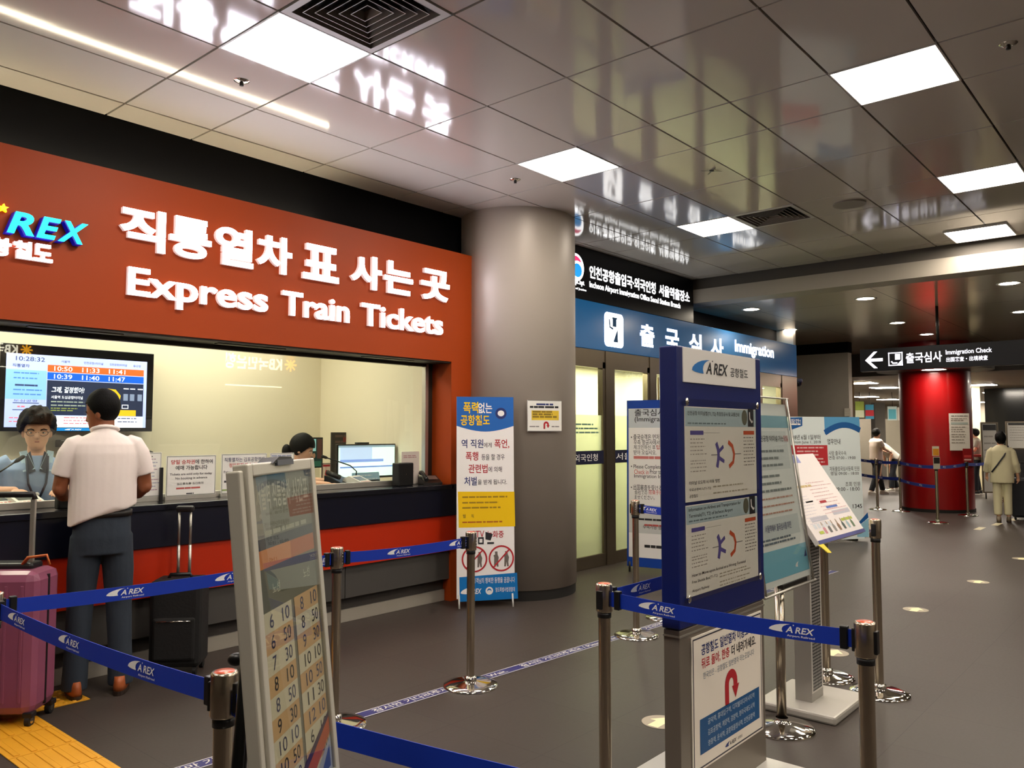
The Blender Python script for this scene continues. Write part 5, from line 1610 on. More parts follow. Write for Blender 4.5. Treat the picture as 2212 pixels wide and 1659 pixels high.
p = MB(); p.prism([(-.09, 0), (.09, 0), (.09, .075), (-.09, .02)], 'x', -.085, .085, mat('phone_black', '#17130f', .35)); p.build('phone_body', t)
p = MB(); p.tube([(-.06, -.09, .045), (-.06, -.06, .065), (-.06, .05, .105), (-.06, .08, .10)], [.02, .017, .017, .022], BLACKP, 12); p.build('handset', t)
p = MB(); p.add([(-.02, -.02, .046), (.07, -.02, .046), (.07, .07, .073), (-.02, .07, .073)], [(0, 1, 2, 3)], ALU); p.build('keypad', t)
# black card pouch by the man
q0 = onY(142, 1085, 5.2)
p = MB(); p.box(-.055, -.03, 0, .055, .03, .085, mat('black_leather', '#0d0c0c', .6, bump=.1), .012)
tag(p.build('passport_pouch', None, (q0.x, 5.2, 1.042)), 'small black pouch on the counter by the standing man', 'pouch')

# fittings below the screen and a clerk chair
q0 = onY(142, 958, 7.12)
p = MB(); p.box(-.06, -.03, -.03, .05, .08, .03, BLACKP, .006); p.ell((-.02, -.04, -.035), (.025, .02, .02), CHROME)
tag(p.build('wall_socket', None, (q0.x, 7.10, q0.z)), 'small black fitting on the wall under the screen', 'fitting')
q0 = onY(327, 990, 6.1)
t = thing('office_chair', 'black office chair back showing behind the standing man', 'chair', (q0.x - .05, 6.35, 0))
p = MB(); p.box(-.20, .0, .72, .20, .06, 1.36, mat('black_mesh_fabric', '#121214', .7), .03); p.build('backrest', t)
p = MB(); p.box(-.22, -.45, .46, .22, .0, .54, mat('black_mesh_fabric', '#121214'), .03); p.build('seat', t)
p = MB(); p.tube([(0, -.2, .08), (0, -.2, .47)], .03, BLACKP, 12); p.box(-.03, .0, .45, .03, .03, .8, BLACKP); p.build('column', t)
for k in range(5):
    a = k * 2 * PI / 5
    p = MB(); p.tube([(0, -.2, .09), (.28 * math.cos(a), -.2 + .28 * math.sin(a), .05)], .018, BLACKP, 8); p.ell((.28 * math.cos(a), -.2 + .28 * math.sin(a), .03), (.025, .025, .03), BLACKP, None, 10, 8); p.build('leg', t)

# lit bank sign on the storefront opposite, seen mirrored in the ticket office glass
def bank_sign(x, z, s, label):
    t = thing('opposite_sign', label, 'sign', (x, -5.9, z), (0, 0, PI), 'lit signs across the concourse')
    BW = mat('opposite_white', '#fff6e0', .4, emit=9); BY = mat('opposite_yellow', '#ffb020', .4, emit=8)
    p = MB(); p.text('KB국민은행', 0, 0, 1.5 * s, .36 * s, BW, -.03, .03); p.build('sign_word', t)
    p = MB()
    for k in range(4):
        a = k * PI / 4
        d = Vector((math.cos(a), math.sin(a)))
        p.stroke([(-.24 * s - d.x * .17 * s, .18 * s - d.y * .17 * s), (-.24 * s + d.x * .17 * s, .18 * s + d.y * .17 * s)], .05 * s, BY, -.03 - k * .001)
    p.build('emblem', t)
    p = MB(); p.rect(0, -.40 * s, 1.5 * s, -.37 * s, BW, -.03); p.build('light_line', t)


VY = 2 * 5.408 + 5.9
qa = onY(640, 805, VY)
bank_sign(qa.x - .42, qa.z, .98, 'lit white bank sign on the far side of the concourse, mirrored in the ticket glass')
qa = onY(50, 768, VY)
bank_sign(qa.x - .1, qa.z, .60, 'smaller lit white bank sign opposite the ticket office, mirrored over the wall screen')
# ------------------------------------------------------------------ people
SKIN = mat('skin_light', '#d9a586', .5, var=.03)
SKIN_T = mat('skin_tan', '#8a4f30', .5, var=.04)
HAIR = mat('black_hair', '#060504', .6, var=.2, vscale=60, bump=.3, bscale=120, spec=.15)
EYEW = mat('eye_white', '#e9e4de', .3); EYEB = mat('eye_dark', '#140d0a', .2); LIP = mat('lips', '#a8665a', .5)


def remesh(mb, name, parent, voxel, m, smooth=4):
    """melt overlapping pieces into one continuous surface"""
    o = mb.build('tmp', None)
    r = o.modifiers.new('r', 'REMESH'); r.mode = 'VOXEL'; r.voxel_size = voxel; r.use_smooth_shade = True
    s = o.modifiers.new('s', 'SMOOTH'); s.factor = .5; s.iterations = smooth
    dg = bpy.context.evaluated_depsgraph_get(); dg.update()
    me = bpy.data.meshes.new_from_object(o.evaluated_get(dg))
    me.name = name
    old = o.data; bpy.data.objects.remove(o); bpy.data.meshes.remove(old)
    me.materials.clear(); me.materials.append(m)
    for p in me.polygons:
        p.use_smooth = True; p.material_index = 0
    ob = bpy.data.objects.new(name, me); COL.objects.link(ob); ob.parent = parent
    return ob


def head_pieces(mb, M, s=1.0):
    """head with chin, nose, ears, brow; local origin at the chin base of the neck, facing +y"""
    t = MB()
    rings = [(.0, .030, .034, .052), (.018, .046, .052, .042), (.045, .058, .068, .028), (.075, .066, .080, .016), (.11, .071, .088, .008), (.145, .075, .094, .0),
             (.18, .073, .093, -.004), (.205, .062, .080, -.008), (.222, .044, .058, -.010), (.232, .012, .016, -.012)]
    t.loft([((0, cy, z), rx, ry) for z, rx, ry, cy in rings], SKIN, 24)
    t.ell((0, .098, .078), (.013, .018, .014), SKIN, None, 12, 8)
    t.tube([(0, .090, .118), (0, .102, .082)], [.007, .011], SKIN, 8)
    t.ell((0, .082, .024), (.02, .016, .014), SKIN, None, 12, 8)
    for sx in (-1, 1):
        t.ell((sx * .074, -.004, .095), (.010, .018, .032), SKIN, None, 10, 8)
        t.ell((sx * .033, .078, .118), (.022, .010, .006), SKIN, None, 10, 6)
    for v in t.v:
        pass
    mb.add([M @ (Vector(v) * s) for v in t.v], t.f, SKIN)


def face_parts(par, M, s=1.0, glasses=False):
    p = MB()
    for sx in (-1, 1):
        p.ell(M @ (Vector((sx * .032, .083, .104)) * s), (.0115 * s, .006 * s, .0048 * s), EYEW, M.to_3x3().normalized(), 12, 8)
        p.ell(M @ (Vector((sx * .032, .0875, .104)) * s), (.0055 * s, .003 * s, .0048 * s), EYEB, M.to_3x3().normalized(), 10, 8)
        p.tube([M @ (Vector(q) * s) for q in ((sx * .017, .092, .122), (sx * .034, .090, .127), (sx * .052, .078, .121))], .0035 * s, HAIR, 6)
    p.build('eyes', par)
    p = MB(); p.tube([M @ (Vector(q) * s) for q in ((-.024, .083, .047), (-.008, .092, .049), (.008, .092, .049), (.024, .083, .047))], [.002, .0055, .0055, .002], LIP, 8); p.build('lips', par)
    if glasses:
        p = MB()
        for sx in (-1, 1):
            pts = [M @ (Vector((sx * .033 + .024 * math.cos(a * PI / 8), .098 - abs(.008 * math.cos(a * PI / 8)), .103 + .018 * math.sin(a * PI / 8))) * s) for a in range(17)]
            p.tube(pts, .0018, mat('thin_glasses', '#3a3330', .3, .7), 6)
            p.tube([M @ (Vector((sx * .056, .092, .107)) * s), M @ (Vector((sx * .078, .0, .105)) * s)], .0016, mat('thin_glasses', '#3a3330'), 6)
        p.tube([M @ (Vector((-.010, .099, .106)) * s), M @ (Vector((.010, .099, .106)) * s)], .0016, mat('thin_glasses', '#3a3330'), 6)
        p.build('glasses', par)


def hair_cap(par, M, s=1.0, low=.07, front=.185, slope=.62, puff=.012, extra=None, m=None, seed=1, tuft=.006):
    rd = random.Random(seed)
    bm = bmesh.new(); bmesh.ops.create_uvsphere(bm, u_segments=40, v_segments=26, radius=1)
    for v in bm.verts:
        d = v.co.copy()
        k = 1 + tuft * 8 * (math.sin(9 * d.x + 4 * d.z + seed) * math.sin(7 * d.y + 3 * d.x) + .5 * rd.uniform(-.5, .5)) * .35
        p = Vector((d.x * (.078 + puff) * k, -.008 + d.y * (.098 + puff) * k, .142 + d.z * (.098 + puff) * k))
        lim = low + (front - low) * min(1, max(0, (p.y + .06) / .13)) ** 1.4
        if p.z < lim:
            f = (lim - p.z)
            p.x *= .93 if f > .02 else 1; p.y = -.008 + (p.y + .008) * (.93 if f > .02 else 1)
            p.z = lim - min(f, .012)
        v.co = p * s
    bmesh.ops.remove_doubles(bm, verts=bm.verts[:], dist=1e-4)
    p = MB(); p.bm(bm, m or HAIR, True, M)
    if extra:
        extra(p)
    return p.build('hair', par)


def hand_pieces(mb, wrist, d, up, s=1.0, curl=.5, side=1, thumb_out=1.0):
    """palm and five fingers; d = pointing direction, up = back of the hand"""
    d = Vector(d).normalized(); up = Vector(up); up = (up - d * up.dot(d)).normalized(); x = d.cross(up) * side
    w = Vector(wrist)

    def L(a, b, c): return w + (x * a + d * b + up * c) * s
    mb.tube([L(0, -.01, 0), L(0, .02, 0), L(0, .055, 0), L(0, .088, -.004)], [.024 * s, .030 * s, .038 * s, .036 * s], SKIN, 12, flat=.46)
    for i, (ox, ln, r) in enumerate(((-.029, .066, .0086), (-.010, .076, .009), (.010, .071, .0087), (.028, .055, .0078))):
        b = .086 - abs(ox) * .12
        a1 = curl * .7; a2 = curl * 1.6; a3 = curl * 2.3
        p0 = L(ox, b, 0); e = [p0]
        z, y = 0.0, b
        for fr, an in ((.44, a1), (.32, a2), (.24, a3)):
            y += ln * fr * math.cos(an); z -= ln * fr * math.sin(an)
            e.append(L(ox * 1.08, y, z))
        mb.tube([L(ox, b - .02, 0)] + e, [r * s, r * s, r * .95 * s, r * .88 * s, r * .7 * s], SKIN, 8)
        mb.ell(e[-1], (r * .7 * s,) * 3, SKIN, None, 8, 6)
    th = [L(-.022, .018, -.004), L(-.045 * thumb_out, .042, -.010), L(-.052 * thumb_out, .068, -.016), L(-.048 * thumb_out, .088, -.022)]
    mb.tube(th, [.013 * s, .0115 * s, .0105 * s, .008 * s], SKIN, 8); mb.ell(th[-1], (.008 * s,) * 3, SKIN, None, 8, 6)


def torso_loft(mb, base, rings, yaw, m=SKIN):
    mb.loft([((base[0] + c[0], base[1] + c[1], c[2]), rx, ry, yaw, .86) for c, rx, ry in rings], m, 28)


def Mx(loc, yaw=0, pitch=0, roll=0):
    return Matrix.Translation(Vector(loc)) @ Matrix.Rotation(yaw, 4, 'Z') @ Matrix.Rotation(pitch, 4, 'X') @ Matrix.Rotation(roll, 4, 'Y')


def limb(mb, pts, r, m=SKIN, n=14):
    mb.tube(pts, r, m, n)
    for p, q in zip(pts, r):
        mb.ell(p, (q * .98,) * 3, m, None, 12, 8)


def shoe(par, x, y, yaw, m, sole, z=0.0, pitch=0.0, length=.27):
    M = Mx((x, y, z), yaw, pitch)
    p = MB(); t = MB()
    t.loft([((0, 0, .022), .042, length * .48, 0, .8), ((0, -.01, .05), .041, length * .46, 0, .85), ((0, -.04, .075), .036, length * .34, 0, .9), ((0, -.07, .10), .032, length * .17, 0, 1)], m, 20)
    p.add([M @ Vector(v) for v in t.v], t.f, m, True)
    t = MB(); t.loft([((0, 0, 0.0), .044, length * .5, 0, .8), ((0, 0, .024), .044, length * .5, 0, .8)], sole, 20)
    p.add([M @ Vector(v) for v in t.v], t.f, sole, False)
    return p.build('shoe', par)


# ---- man in white polo shirt, seen from behind, head turned to the clerk
mx, my = 2.02, 4.90
man = thing('person', 'man in white polo shirt and dark jeans standing at the ticket counter, seen from behind', 'person', (mx, my, 0), (0, 0, math.radians(-18)))
man.scale = (.9, .95, 1)
# local: +y forward to the counter, x to his right
bd = MB()
limb(bd, [(-.085, 0, .90), (-.108, .01, .50), (-.125, -.02, .09)], [.07, .058, .040]); limb(bd, [(.085, 0, .90), (.112, .005, .50), (.135, -.01, .09)], [.07, .058, .040])
for sx, yw_ in ((-1, .2), (1, -.2)):
    bd.loft([((sx * .13, .055, .03), .038, .11), ((sx * .13, .04, .07), .036, .08)], SKIN, 14)
torso_loft(bd, (0, 0), [((0, 0, .86), .11, .08), ((0, 0, 1.0), .12, .09), ((0, 0, 1.15), .14, .10), ((0, .0, 1.30), .175, .115), ((0, 0, 1.42), .18, .105), ((0, 0, 1.47), .13, .08), ((0, .0, 1.505), .06, .06)], 0)
limb(bd, [(0, -.005, 1.46), (0, .02, 1.58)], [.060, .056])
HM = Mx((0, .012, 1.515), math.radians(60), math.radians(-10))
head_pieces(bd, HM)
for sx in (-1, 1):
    limb(bd, [(sx * .175, -.01, 1.425), (sx * .225, -.01, 1.30), (sx * .248, .0, 1.18), (sx * .225, .13, 1.14), (sx * .165, .235, 1.12)], [.056, .050, .044, .042, .030])
    hand_pieces(bd, (sx * .16, .245, 1.118), (-sx * .35, 1, -.12), (0, 0, 1), 1.0, .45, sx * -1)
remesh(bd, 'body', man, .0055, SKIN_T, 3)
face_parts(man, HM)
hair_cap(man, HM, 1.0, .045, .185, puff=.010, seed=3, tuft=.004)
WPOLO = mat('white_polo', '#efe2dc', .75, var=.02, bump=.12, bscale=14)
sh = MB()
# shirt body with the hem hanging lower on one side
rings = [((0, 0, 1.085), .20, .148), ((0, 0, 1.13), .20, .148), ((0, 0, 1.22), .198, .145), ((0, .0, 1.30), .205, .142), ((0, 0, 1.38), .208, .135), ((0, 0, 1.435), .195, .118), ((0, .0, 1.475), .14, .095), ((0, .0, 1.505), .075, .075)]
torso_loft(sh, (0, 0), rings, 0)
for i, v in enumerate(sh.v[:]):
    if v[2] < 1.22:
        k = (1.22 - v[2]) / .135
        sh.v[i] = (v[0], v[1], v[2] - k * (.085 if v[0] < 0 else -.01) * min(1, abs(v[0]) / .15) - k * .025 + k * .012 * math.sin(v[0] * 40))
for sx in (-1, 1):
    sh.tube([(sx * .13, 0, 1.435), (sx * .175, -.01, 1.42), (sx * .205, -.01, 1.37), (sx * .225, -.006, 1.31), (sx * .238, .0, 1.255)], [.06, .066, .068, .066, .066], SKIN, 18)
sh.tube([(0, -.004, 1.49), (0, .008, 1.535)], [.072, .069], SKIN, 20)
shirt = remesh(sh, 'polo_shirt', man, .007, WPOLO, 5)
p = MB(); p.tube([(.073 * math.sin(a * PI / 8), .012 + .07 * math.cos(a * PI / 8), 1.518 - .016 * math.cos(a * PI / 8)) for a in range(1, 16)], [.012] + [.017] * 13 + [.012], WPOLO, 10, flat=.7); p.build('collar', man)
JEANS = mat('dark_jeans', '#27303c', .85, var=.18, vscale=6, bump=.25, bscale=22)
tr = MB()
tr.loft([((0, 0, .80), .168, .125, 0, .85), ((0, 0, .90), .172, .132, 0, .85), ((0, 0, 1.02), .168, .125, 0, .85), ((0, 0, 1.06), .165, .12, 0, .85)], SKIN, 24)
for sx in (-1, 1):
    tr.tube([(sx * .085, 0, .90), (sx * .102, .005, .70), (sx * .112, .012, .50), (sx * .122, .0, .30), (sx * .130, -.015, .10), (sx * .132, -.015, .045)], [.098, .094, .078, .072, .074, .076], SKIN, 18)
remesh(tr, 'jeans', man, .007, JEANS, 4)
p = MB(); p.loft([((0, 0, 1.015), .176, .132, 0, .85), ((0, 0, 1.05), .176, .132, 0, .85)], mat('leather_belt', '#17110d', .5), 28); p.build('belt', man)
BRN = mat('brown_leather', '#a9582c', .45); SOLE = mat('dark_sole', '#2a1b12', .6)
shoe(man, -.135, .02, .12, BRN, SOLE); shoe(man, .14, .0, -.25, BRN, SOLE)

# ---- male clerk behind the glass, facing out
BSH = mat('blue_uniform_shirt', '#8aa2c4', .7, var=.03, bump=.1, bscale=12)
cq = onY(76, 1000, 5.98)
ck = thing('person', 'male ticket clerk in blue shirt with lanyard sitting behind the glass', 'person', (cq.x, 5.98, .05), (0, 0, PI + math.radians(-14)))
bd = MB()
torso_loft(bd, (0, 0), [((0, 0, .55), .16, .12), ((0, .02, .75), .15, .11), ((0, .04, .95), .155, .115), ((0, .05, 1.10), .175, .118), ((0, .05, 1.22), .18, .10), ((0, .045, 1.275), .12, .075), ((0, .05, 1.31), .058, .058)], 0)
limb(bd, [(0, .045, 1.27), (0, .06, 1.40)], [.056, .052])
HM = Mx((0, .055, 1.345), math.radians(-4), math.radians(-4)); head_pieces(bd, HM, 1.08)
for sx in (-1, 1):
    limb(bd, [(sx * .18, .04, 1.24), (sx * .225, .06, 1.12), (sx * .24, .10, 1.07), (sx * .20, .24, 1.075), (sx * .135, .315, 1.085)], [.05, .045, .042, .036, .027])
    hand_pieces(bd, (sx * .13, .32, 1.083), (-sx * .5, 1, -.05), (0, 0, 1), .95, .35, sx * -1)
limb(bd, [(-.1, 0, .55), (-.12, .36, .52), (-.12, .38, .08)], [.085, .06, .04]); limb(bd, [(.1, 0, .55), (.12, .36, .52), (.12, .38, .08)], [.085, .06, .04])
remesh(bd, 'body', ck, .006, SKIN, 3)
face_parts(ck, HM, 1.08, True)


def fringe(p):
    pass


hair_cap(ck, HM, 1.08, .085, .168, puff=.026, seed=5, tuft=.03)
sh = MB()
torso_loft(sh, (0, 0), [((0, 0, .60), .19, .145), ((0, .02, .75), .18, .135), ((0, .04, .95), .18, .135), ((0, .05, 1.10), .198, .137), ((0, .05, 1.21), .203, .122), ((0, .046, 1.265), .145, .092), ((0, .05, 1.30), .075, .075)], 0)
for sx in (-1, 1):
    sh.tube([(sx * .14, .04, 1.25), (sx * .19, .042, 1.225), (sx * .222, .055, 1.15), (sx * .25, .085, 1.085)], [.068, .070, .066, .062], SKIN, 16)
remesh(sh, 'uniform_shirt', ck, .007, BSH, 4)
NVYC = mat('navy_collar', '#182235', .7)
for sx in (-1, 1):
    p = MB(); p.add([(sx * .012, .178, 1.215), (sx * .08, .172, 1.195), (sx * .10, .085, 1.325), (sx * .06, .122, 1.335)], [(0, 1, 2, 3)], mat('collar_light', '#a9c3d4', .7)); p.add([(sx * .010, .182, 1.20), (sx * .05, .186, 1.185), (sx * .06, .130, 1.31), (sx * .04, .125, 1.33)], [(0, 1, 2, 3)], NVYC)
    p.build('collar', ck)
p = MB(); LN = mat('lanyard_navy', '#141a33', .6)
for sx in (-1, 1):
    p.tube([(sx * .062, .125, 1.295), (sx * .058, .180, 1.21), (sx * .05, .196, 1.12), (0, .205, .985)], .007, LN, 6)
p.tube([(0, .205, .99), (0, .205, .95)], .007, LN, 6); p.build('lanyard', ck)
p = MB(); p.ell((0, .208, 1.05), (.014, .006, .014), WHITEP, None, 14, 8); p.build('badge_reel', ck)
p = MB(); p.box(-.03, .20, .87, .03, .206, .95, WHITEP); p.build('name_card', ck)
p = MB(); p.loft([((0, 0, .50), .17, .13), ((0, 0, .64), .18, .14)], mat('navy_trousers', '#151a28', .8), 20)
for sx in (-1, 1):
    p.tube([(sx * .1, .0, .56), (sx * .12, .36, .53), (sx * .12, .39, .12)], [.10, .08, .065], mat('navy_trousers', '#151a28'), 14)
p.build('trousers', ck)
for sx in (-1, 1):
    shoe(ck, sx * .12, .43, 0, mat('black_shoe', '#0c0c0c', .35), RUBBER)
t = dup(bpy.data.objects['office_chair'], (cq.x + .02, 6.08, 0), (0, 0, 0), 'black office chair under the male ticket clerk')
t.scale = (1, 1, .78)

# ---- woman clerk behind the notices, looking down to her work
wq = onY(617, 960, 5.98)
wk = thing('person', 'woman ticket clerk with dark tied hair leaning over the desk behind the notices', 'person', (wq.x, 5.98, 0), (0, 0, math.radians(-125)))
bd = MB()
torso_loft(bd, (0, 0), [((0, 0, .55), .15, .12), ((0, .02, .75), .135, .105), ((0, .05, .95), .145, .11), ((0, .07, 1.08), .165, .11), ((0, .075, 1.17), .16, .095), ((0, .075, 1.215), .10, .07), ((0, .08, 1.245), .05, .05)], 0)
limb(bd, [(0, .075, 1.22), (0, .10, 1.32)], [.047, .045])
HM = Mx((0, .10, 1.262), math.radians(-8), math.radians(-20)); head_pieces(bd, HM, .96)
for sx, e in ((-1, (-.20, .40, 1.066)), (1, (.26, .36, 1.066))):
    limb(bd, [(sx * .16, .06, 1.17), (sx * .21, .12, 1.07), (sx * .215, .2, 1.075), e], [.043, .038, .036, .024])
    hand_pieces(bd, e, (-sx * .2, 1, -.02), (0, 0, 1), .86, .3, sx * -1)
limb(bd, [(-.09, 0, .55), (-.1, .34, .5), (-.1, .36, .08)], [.08, .055, .038]); limb(bd, [(.09, 0, .55), (.1, .34, .5), (.1, .36, .08)], [.08, .055, .038])
remesh(bd, 'body', wk, .006, SKIN, 3)
face_parts(wk, HM, .96)
hair_cap(wk, HM, .96, .02, .165, puff=.016, seed=8, tuft=.004, extra=lambda p: p.ell(HM @ Vector((0, -.115, .045)), (.045, .04, .06), HAIR, None, 16, 10))
sh = MB()
torso_loft(sh, (0, 0), [((0, 0, .60), .175, .14), ((0, .02, .75), .16, .128), ((0, .05, .95), .168, .13), ((0, .07, 1.08), .185, .128), ((0, .075, 1.165), .178, .112), ((0, .076, 1.21), .115, .085), ((0, .08, 1.235), .065, .062)], 0)
for sx in (-1, 1):
    sh.tube([(sx * .12, .06, 1.185), (sx * .165, .065, 1.165), (sx * .2, .11, 1.09)], [.06, .062, .056], SKIN, 16)
remesh(sh, 'uniform_blouse', wk, .007, BSH, 4)
p = MB(); p.loft([((0, 0, .50), .17, .13), ((0, 0, .64), .17, .14)], mat('navy_trousers', '#151a28'), 20)
for sx in (-1, 1):
    p.tube([(sx * .1, .0, .56), (sx * .11, .34, .52), (sx * .1, .37, .1)], [.10, .075, .06], mat('navy_trousers', '#151a28'), 14)
p.build('trousers', wk)
for sx in (-1, 1):
    shoe(wk, sx * .1, .40, 0, mat('black_shoe', '#0c0c0c'), RUBBER, 0, 0, .24)
q_ = dup(bpy.data.objects['office_chair'], (wq.x - .2, 6.25, 0), (0, 0, math.radians(55)), 'black office chair under the woman ticket clerk'); q_.scale = (1, 1, .70)

# ---- luggage
PINK = mat('pink_shell', '#8d4c66', .36, var=.03, coat=.3); DARKP = mat('dark_trim', '#161214', .4)
pq = onZ(20, 1490, 0)
t = thing('suitcase', 'dusty pink hard shell suitcase at the picture edge by the tactile paving', 'suitcase', (1.505, 4.83, 0), (0, 0, math.radians(-46)))
sw_, sd_, s0, s1 = .225, .135, .055, .785
p = MB(); p.box(-sw_, -sd_, s0, sw_, sd_, s1, PINK, .05); p.build('shell', t)
p = MB()
for k in range(5):
    x = -.16 + k * .08
    p.box(x - .008, -sd_ - .004, s0 + .07, x + .008, -sd_ + .004, s1 - .07, PINK, .003)
p.build('shell_ribs', t)
p = MB(); p.box(-sw_ - .002, -.008, s0 + .03, sw_ + .002, .008, s1 - .03, DARKP); p.build('zip_band', t)
p = MB(); p.box(-.15, -.03, s1 - .012, .15, .09, s1 + .03, DARKP, .015); p.build('handle_housing', t)
for sx in (-1, 1):
    p = MB(); p.box(sx * .115 - .012, .022, s1, sx * .115 + .012, .042, s1 + .36, ALU, .003); p.build('pull_bar', t)
p = MB(); p.tube([(-.12, .032, s1 + .36), (-.115, .032, s1 + .385), (.115, .032, s1 + .385), (.12, .032, s1 + .36)], .016, DARKP, 12); p.build('pull_grip', t)
p = MB(); p.tube([(.10, -.02, s1 + .025), (.13, -.03, s1 + .06), (.22, -.02, s1 + .07), (.235, -.02, s1 + .02)], .014, mat('orange_strap', '#c8682e', .5), 10, flat=.5); p.build('orange_tag', t)
for sx in (-1, 1):
    for sy in (-1, 1):
        p = MB(); c = (sx * .2, sy * .1, .03)
        p.prism([(c[1] + .03 * math.cos(a * PI / 10), c[2] + .03 * math.sin(a * PI / 10)) for a in range(20)], 'x', c[0] - .012, c[0] + .012, RUBBER); p.prism([(c[1] + .016 * math.cos(a * PI / 10), c[2] + .016 * math.sin(a * PI / 10)) for a in range(20)], 'x', c[0] - .014, c[0] + .014, CHROME)
        p.box(c[0] - .025, c[1] - .025, .045, c[0] + .025, c[1] + .025, .075, DARKP, .006); p.build('wheel', t)

BLKF = mat('black_case_fabric', '#0c0b0b', .75, bump=.2, bscale=60)
t = thing('suitcase', 'black soft suitcase with raised silver handle standing behind the man', 'suitcase', (2.53, 4.95, 0), (0, 0, math.radians(-42)))
hw, hd = .155, .115
p = MB(); p.box(-hw, -hd, .05, hw, hd, .585, BLKF, .03); p.build('shell', t)
p = MB(); p.box(-hw + .03, -hd - .02, .10, hw - .03, -hd + .01, .36, BLKF, .015); p.build('front_pocket', t)
p = MB(); p.tube([(-.10, -hd - .021, .34), (.10, -hd - .021, .34)], .004, CHROME, 8); p.build('zip', t)
p = MB(); p.tube([(-.07, .0, .58), (-.06, .0, .605), (.06, .0, .605), (.07, .0, .58)], .012, DARKP, 10); p.build('carry_handle', t)
for x in (-.035, .035):
    p = MB(); p.tube([(x, .07, .56), (x, .07, .78)], .010, ALU, 12); p.tube([(x, .07, .78), (x, .07, 1.0)], .008, ALU, 12); p.build('pull_bar', t)
p = MB(); p.box(-.055, .05, .99, .055, .09, 1.03, DARKP, .012); p.build('pull_grip', t)
for sx in (-1, 1):
    for sy in (-1, 1):
        p = MB(); c = (sx * .12, sy * .085, .028)
        p.prism([(c[1] + .028 * math.cos(a * PI / 10), c[2] + .028 * math.sin(a * PI / 10)) for a in range(20)], 'x', c[0] - .011, c[0] + .011, RUBBER); p.build('wheel', t)

# ---- people in the far lobby
CREAMC = mat('cream_cotton', '#d9cfae', .8, var=.04, bump=.2, bscale=10)
wx = onZ(2168, 1128, 0)
dvw = Vector((wx.x, wx.y, 0)).normalized(); ywv = math.atan2(-dvw.x, dvw.y)
wp = thing('person', 'woman in cream jacket and trousers with dark shoulder strap walking away with a case', 'person', (wx.x, wx.y, 0), (0, 0, ywv))
wp.scale = (.86, .95, 1)
bd = MB()
limb(bd, [(-.08, 0, .82), (-.08, .02, .44), (-.075, -.04, .11)], [.075, .052, .038]); limb(bd, [(.08, 0, .82), (.085, .07, .45), (.09, .02, .08)], [.075, .052, .038])
torso_loft(bd, (0, 0), [((0, 0, .76), .14, .10), ((0, 0, .9), .145, .10), ((0, 0, 1.05), .14, .10), ((0, 0, 1.18), .16, .10), ((0, 0, 1.25), .12, .08), ((0, 0, 1.29), .05, .05)], 0)
limb(bd, [(0, 0, 1.26), (0, .02, 1.34)], [.048, .046]); HM = Mx((0, .01, 1.285), .3, -.06); head_pieces(bd, HM, .93)
for sx, e in ((-1, (-.26, .07, .78)), (1, (.27, .05, .76))):
    limb(bd, [(sx * .16, 0, 1.19), (sx * .22, -.01, .98), e], [.046, .040, .026]); hand_pieces(bd, e, (0, .2, -1), (sx, 0, 0), .86, .5, sx)
remesh(bd, 'body', wp, .011, SKIN, 2)
hair_cap(wp, HM, .93, .0, .17, puff=.026, seed=11, tuft=.012); face_parts(wp, HM, .93)
sh = MB(); torso_loft(sh, (0, 0), [((0, 0, .66), .205, .15), ((0, 0, .78), .205, .15), ((0, 0, .95), .19, .14), ((0, 0, 1.1), .185, .132), ((0, 0, 1.2), .185, .12), ((0, 0, 1.25), .14, .095), ((0, 0, 1.295), .07, .07)], 0)
for sx in (-1, 1):
    sh.tube([(sx * .13, 0, 1.21), (sx * .185, 0, 1.17), (sx * .235, -.005, .98), (sx * .268, .05, .84)], [.065, .068, .062, .058], SKIN, 16)
remesh(sh, 'jacket', wp, .012, CREAMC, 3)
tr = MB(); tr.loft([((0, 0, .72), .155, .12), ((0, 0, .86), .15, .12)], SKIN, 20)
for sx, yy in ((-1, -.03), (1, .03)):
    tr.tube([(sx * .08, 0, .80), (sx * .085, yy * .6 + .02, .45), (sx * .085, yy - .005, .12)], [.09, .078, .07], SKIN, 16)
remesh(tr, 'trousers', wp, .012, CREAMC, 3)
p = MB(); p.tube([(.10, .10, 1.24), (.12, -.02, 1.275), (.05, -.142, 1.12), (-.08, -.150, .95), (-.17, -.12, .84)], .016, mat('dark_strap', '#121524', .6), 8, flat=.6); p.build('shoulder_strap', wp)
shoe(wp, -.075, -.03, 0, mat('grey_shoe', '#7a6b5a', .6), SOLE, 0.03, .5, .24); shoe(wp, .09, .07, 0, mat('grey_shoe', '#7a6b5a'), SOLE, 0, 0, .24)
cs = onZ(2212, 1124, 0)
t = thing('suitcase', 'dark navy suitcase beside the walking woman in cream', 'suitcase', (cs.x + .05, cs.y - .02, 0), (0, 0, ywv))
p = MB(); p.box(-.2, -.14, .05, .2, .14, .72, mat('navy_case', '#10131f', .5), .04); p.build('shell', t)
for sx in (-1, 1):
    p = MB(); p.tube([(sx * .06, .08, .7), (sx * .06, .08, .98)], .009, ALU, 8); p.build('pull_bar', t)
p = MB(); p.box(-.08, .065, .97, .08, .095, 1.0, DARKP, .008); p.build('pull_grip', t)
for sx in (-1, 1):
    for sy in (-1, 1):
        p = MB(); p.ell((sx * .15, sy * .1, .028), (.018, .028, .028), RUBBER, None, 12, 8); p.build('wheel', t)


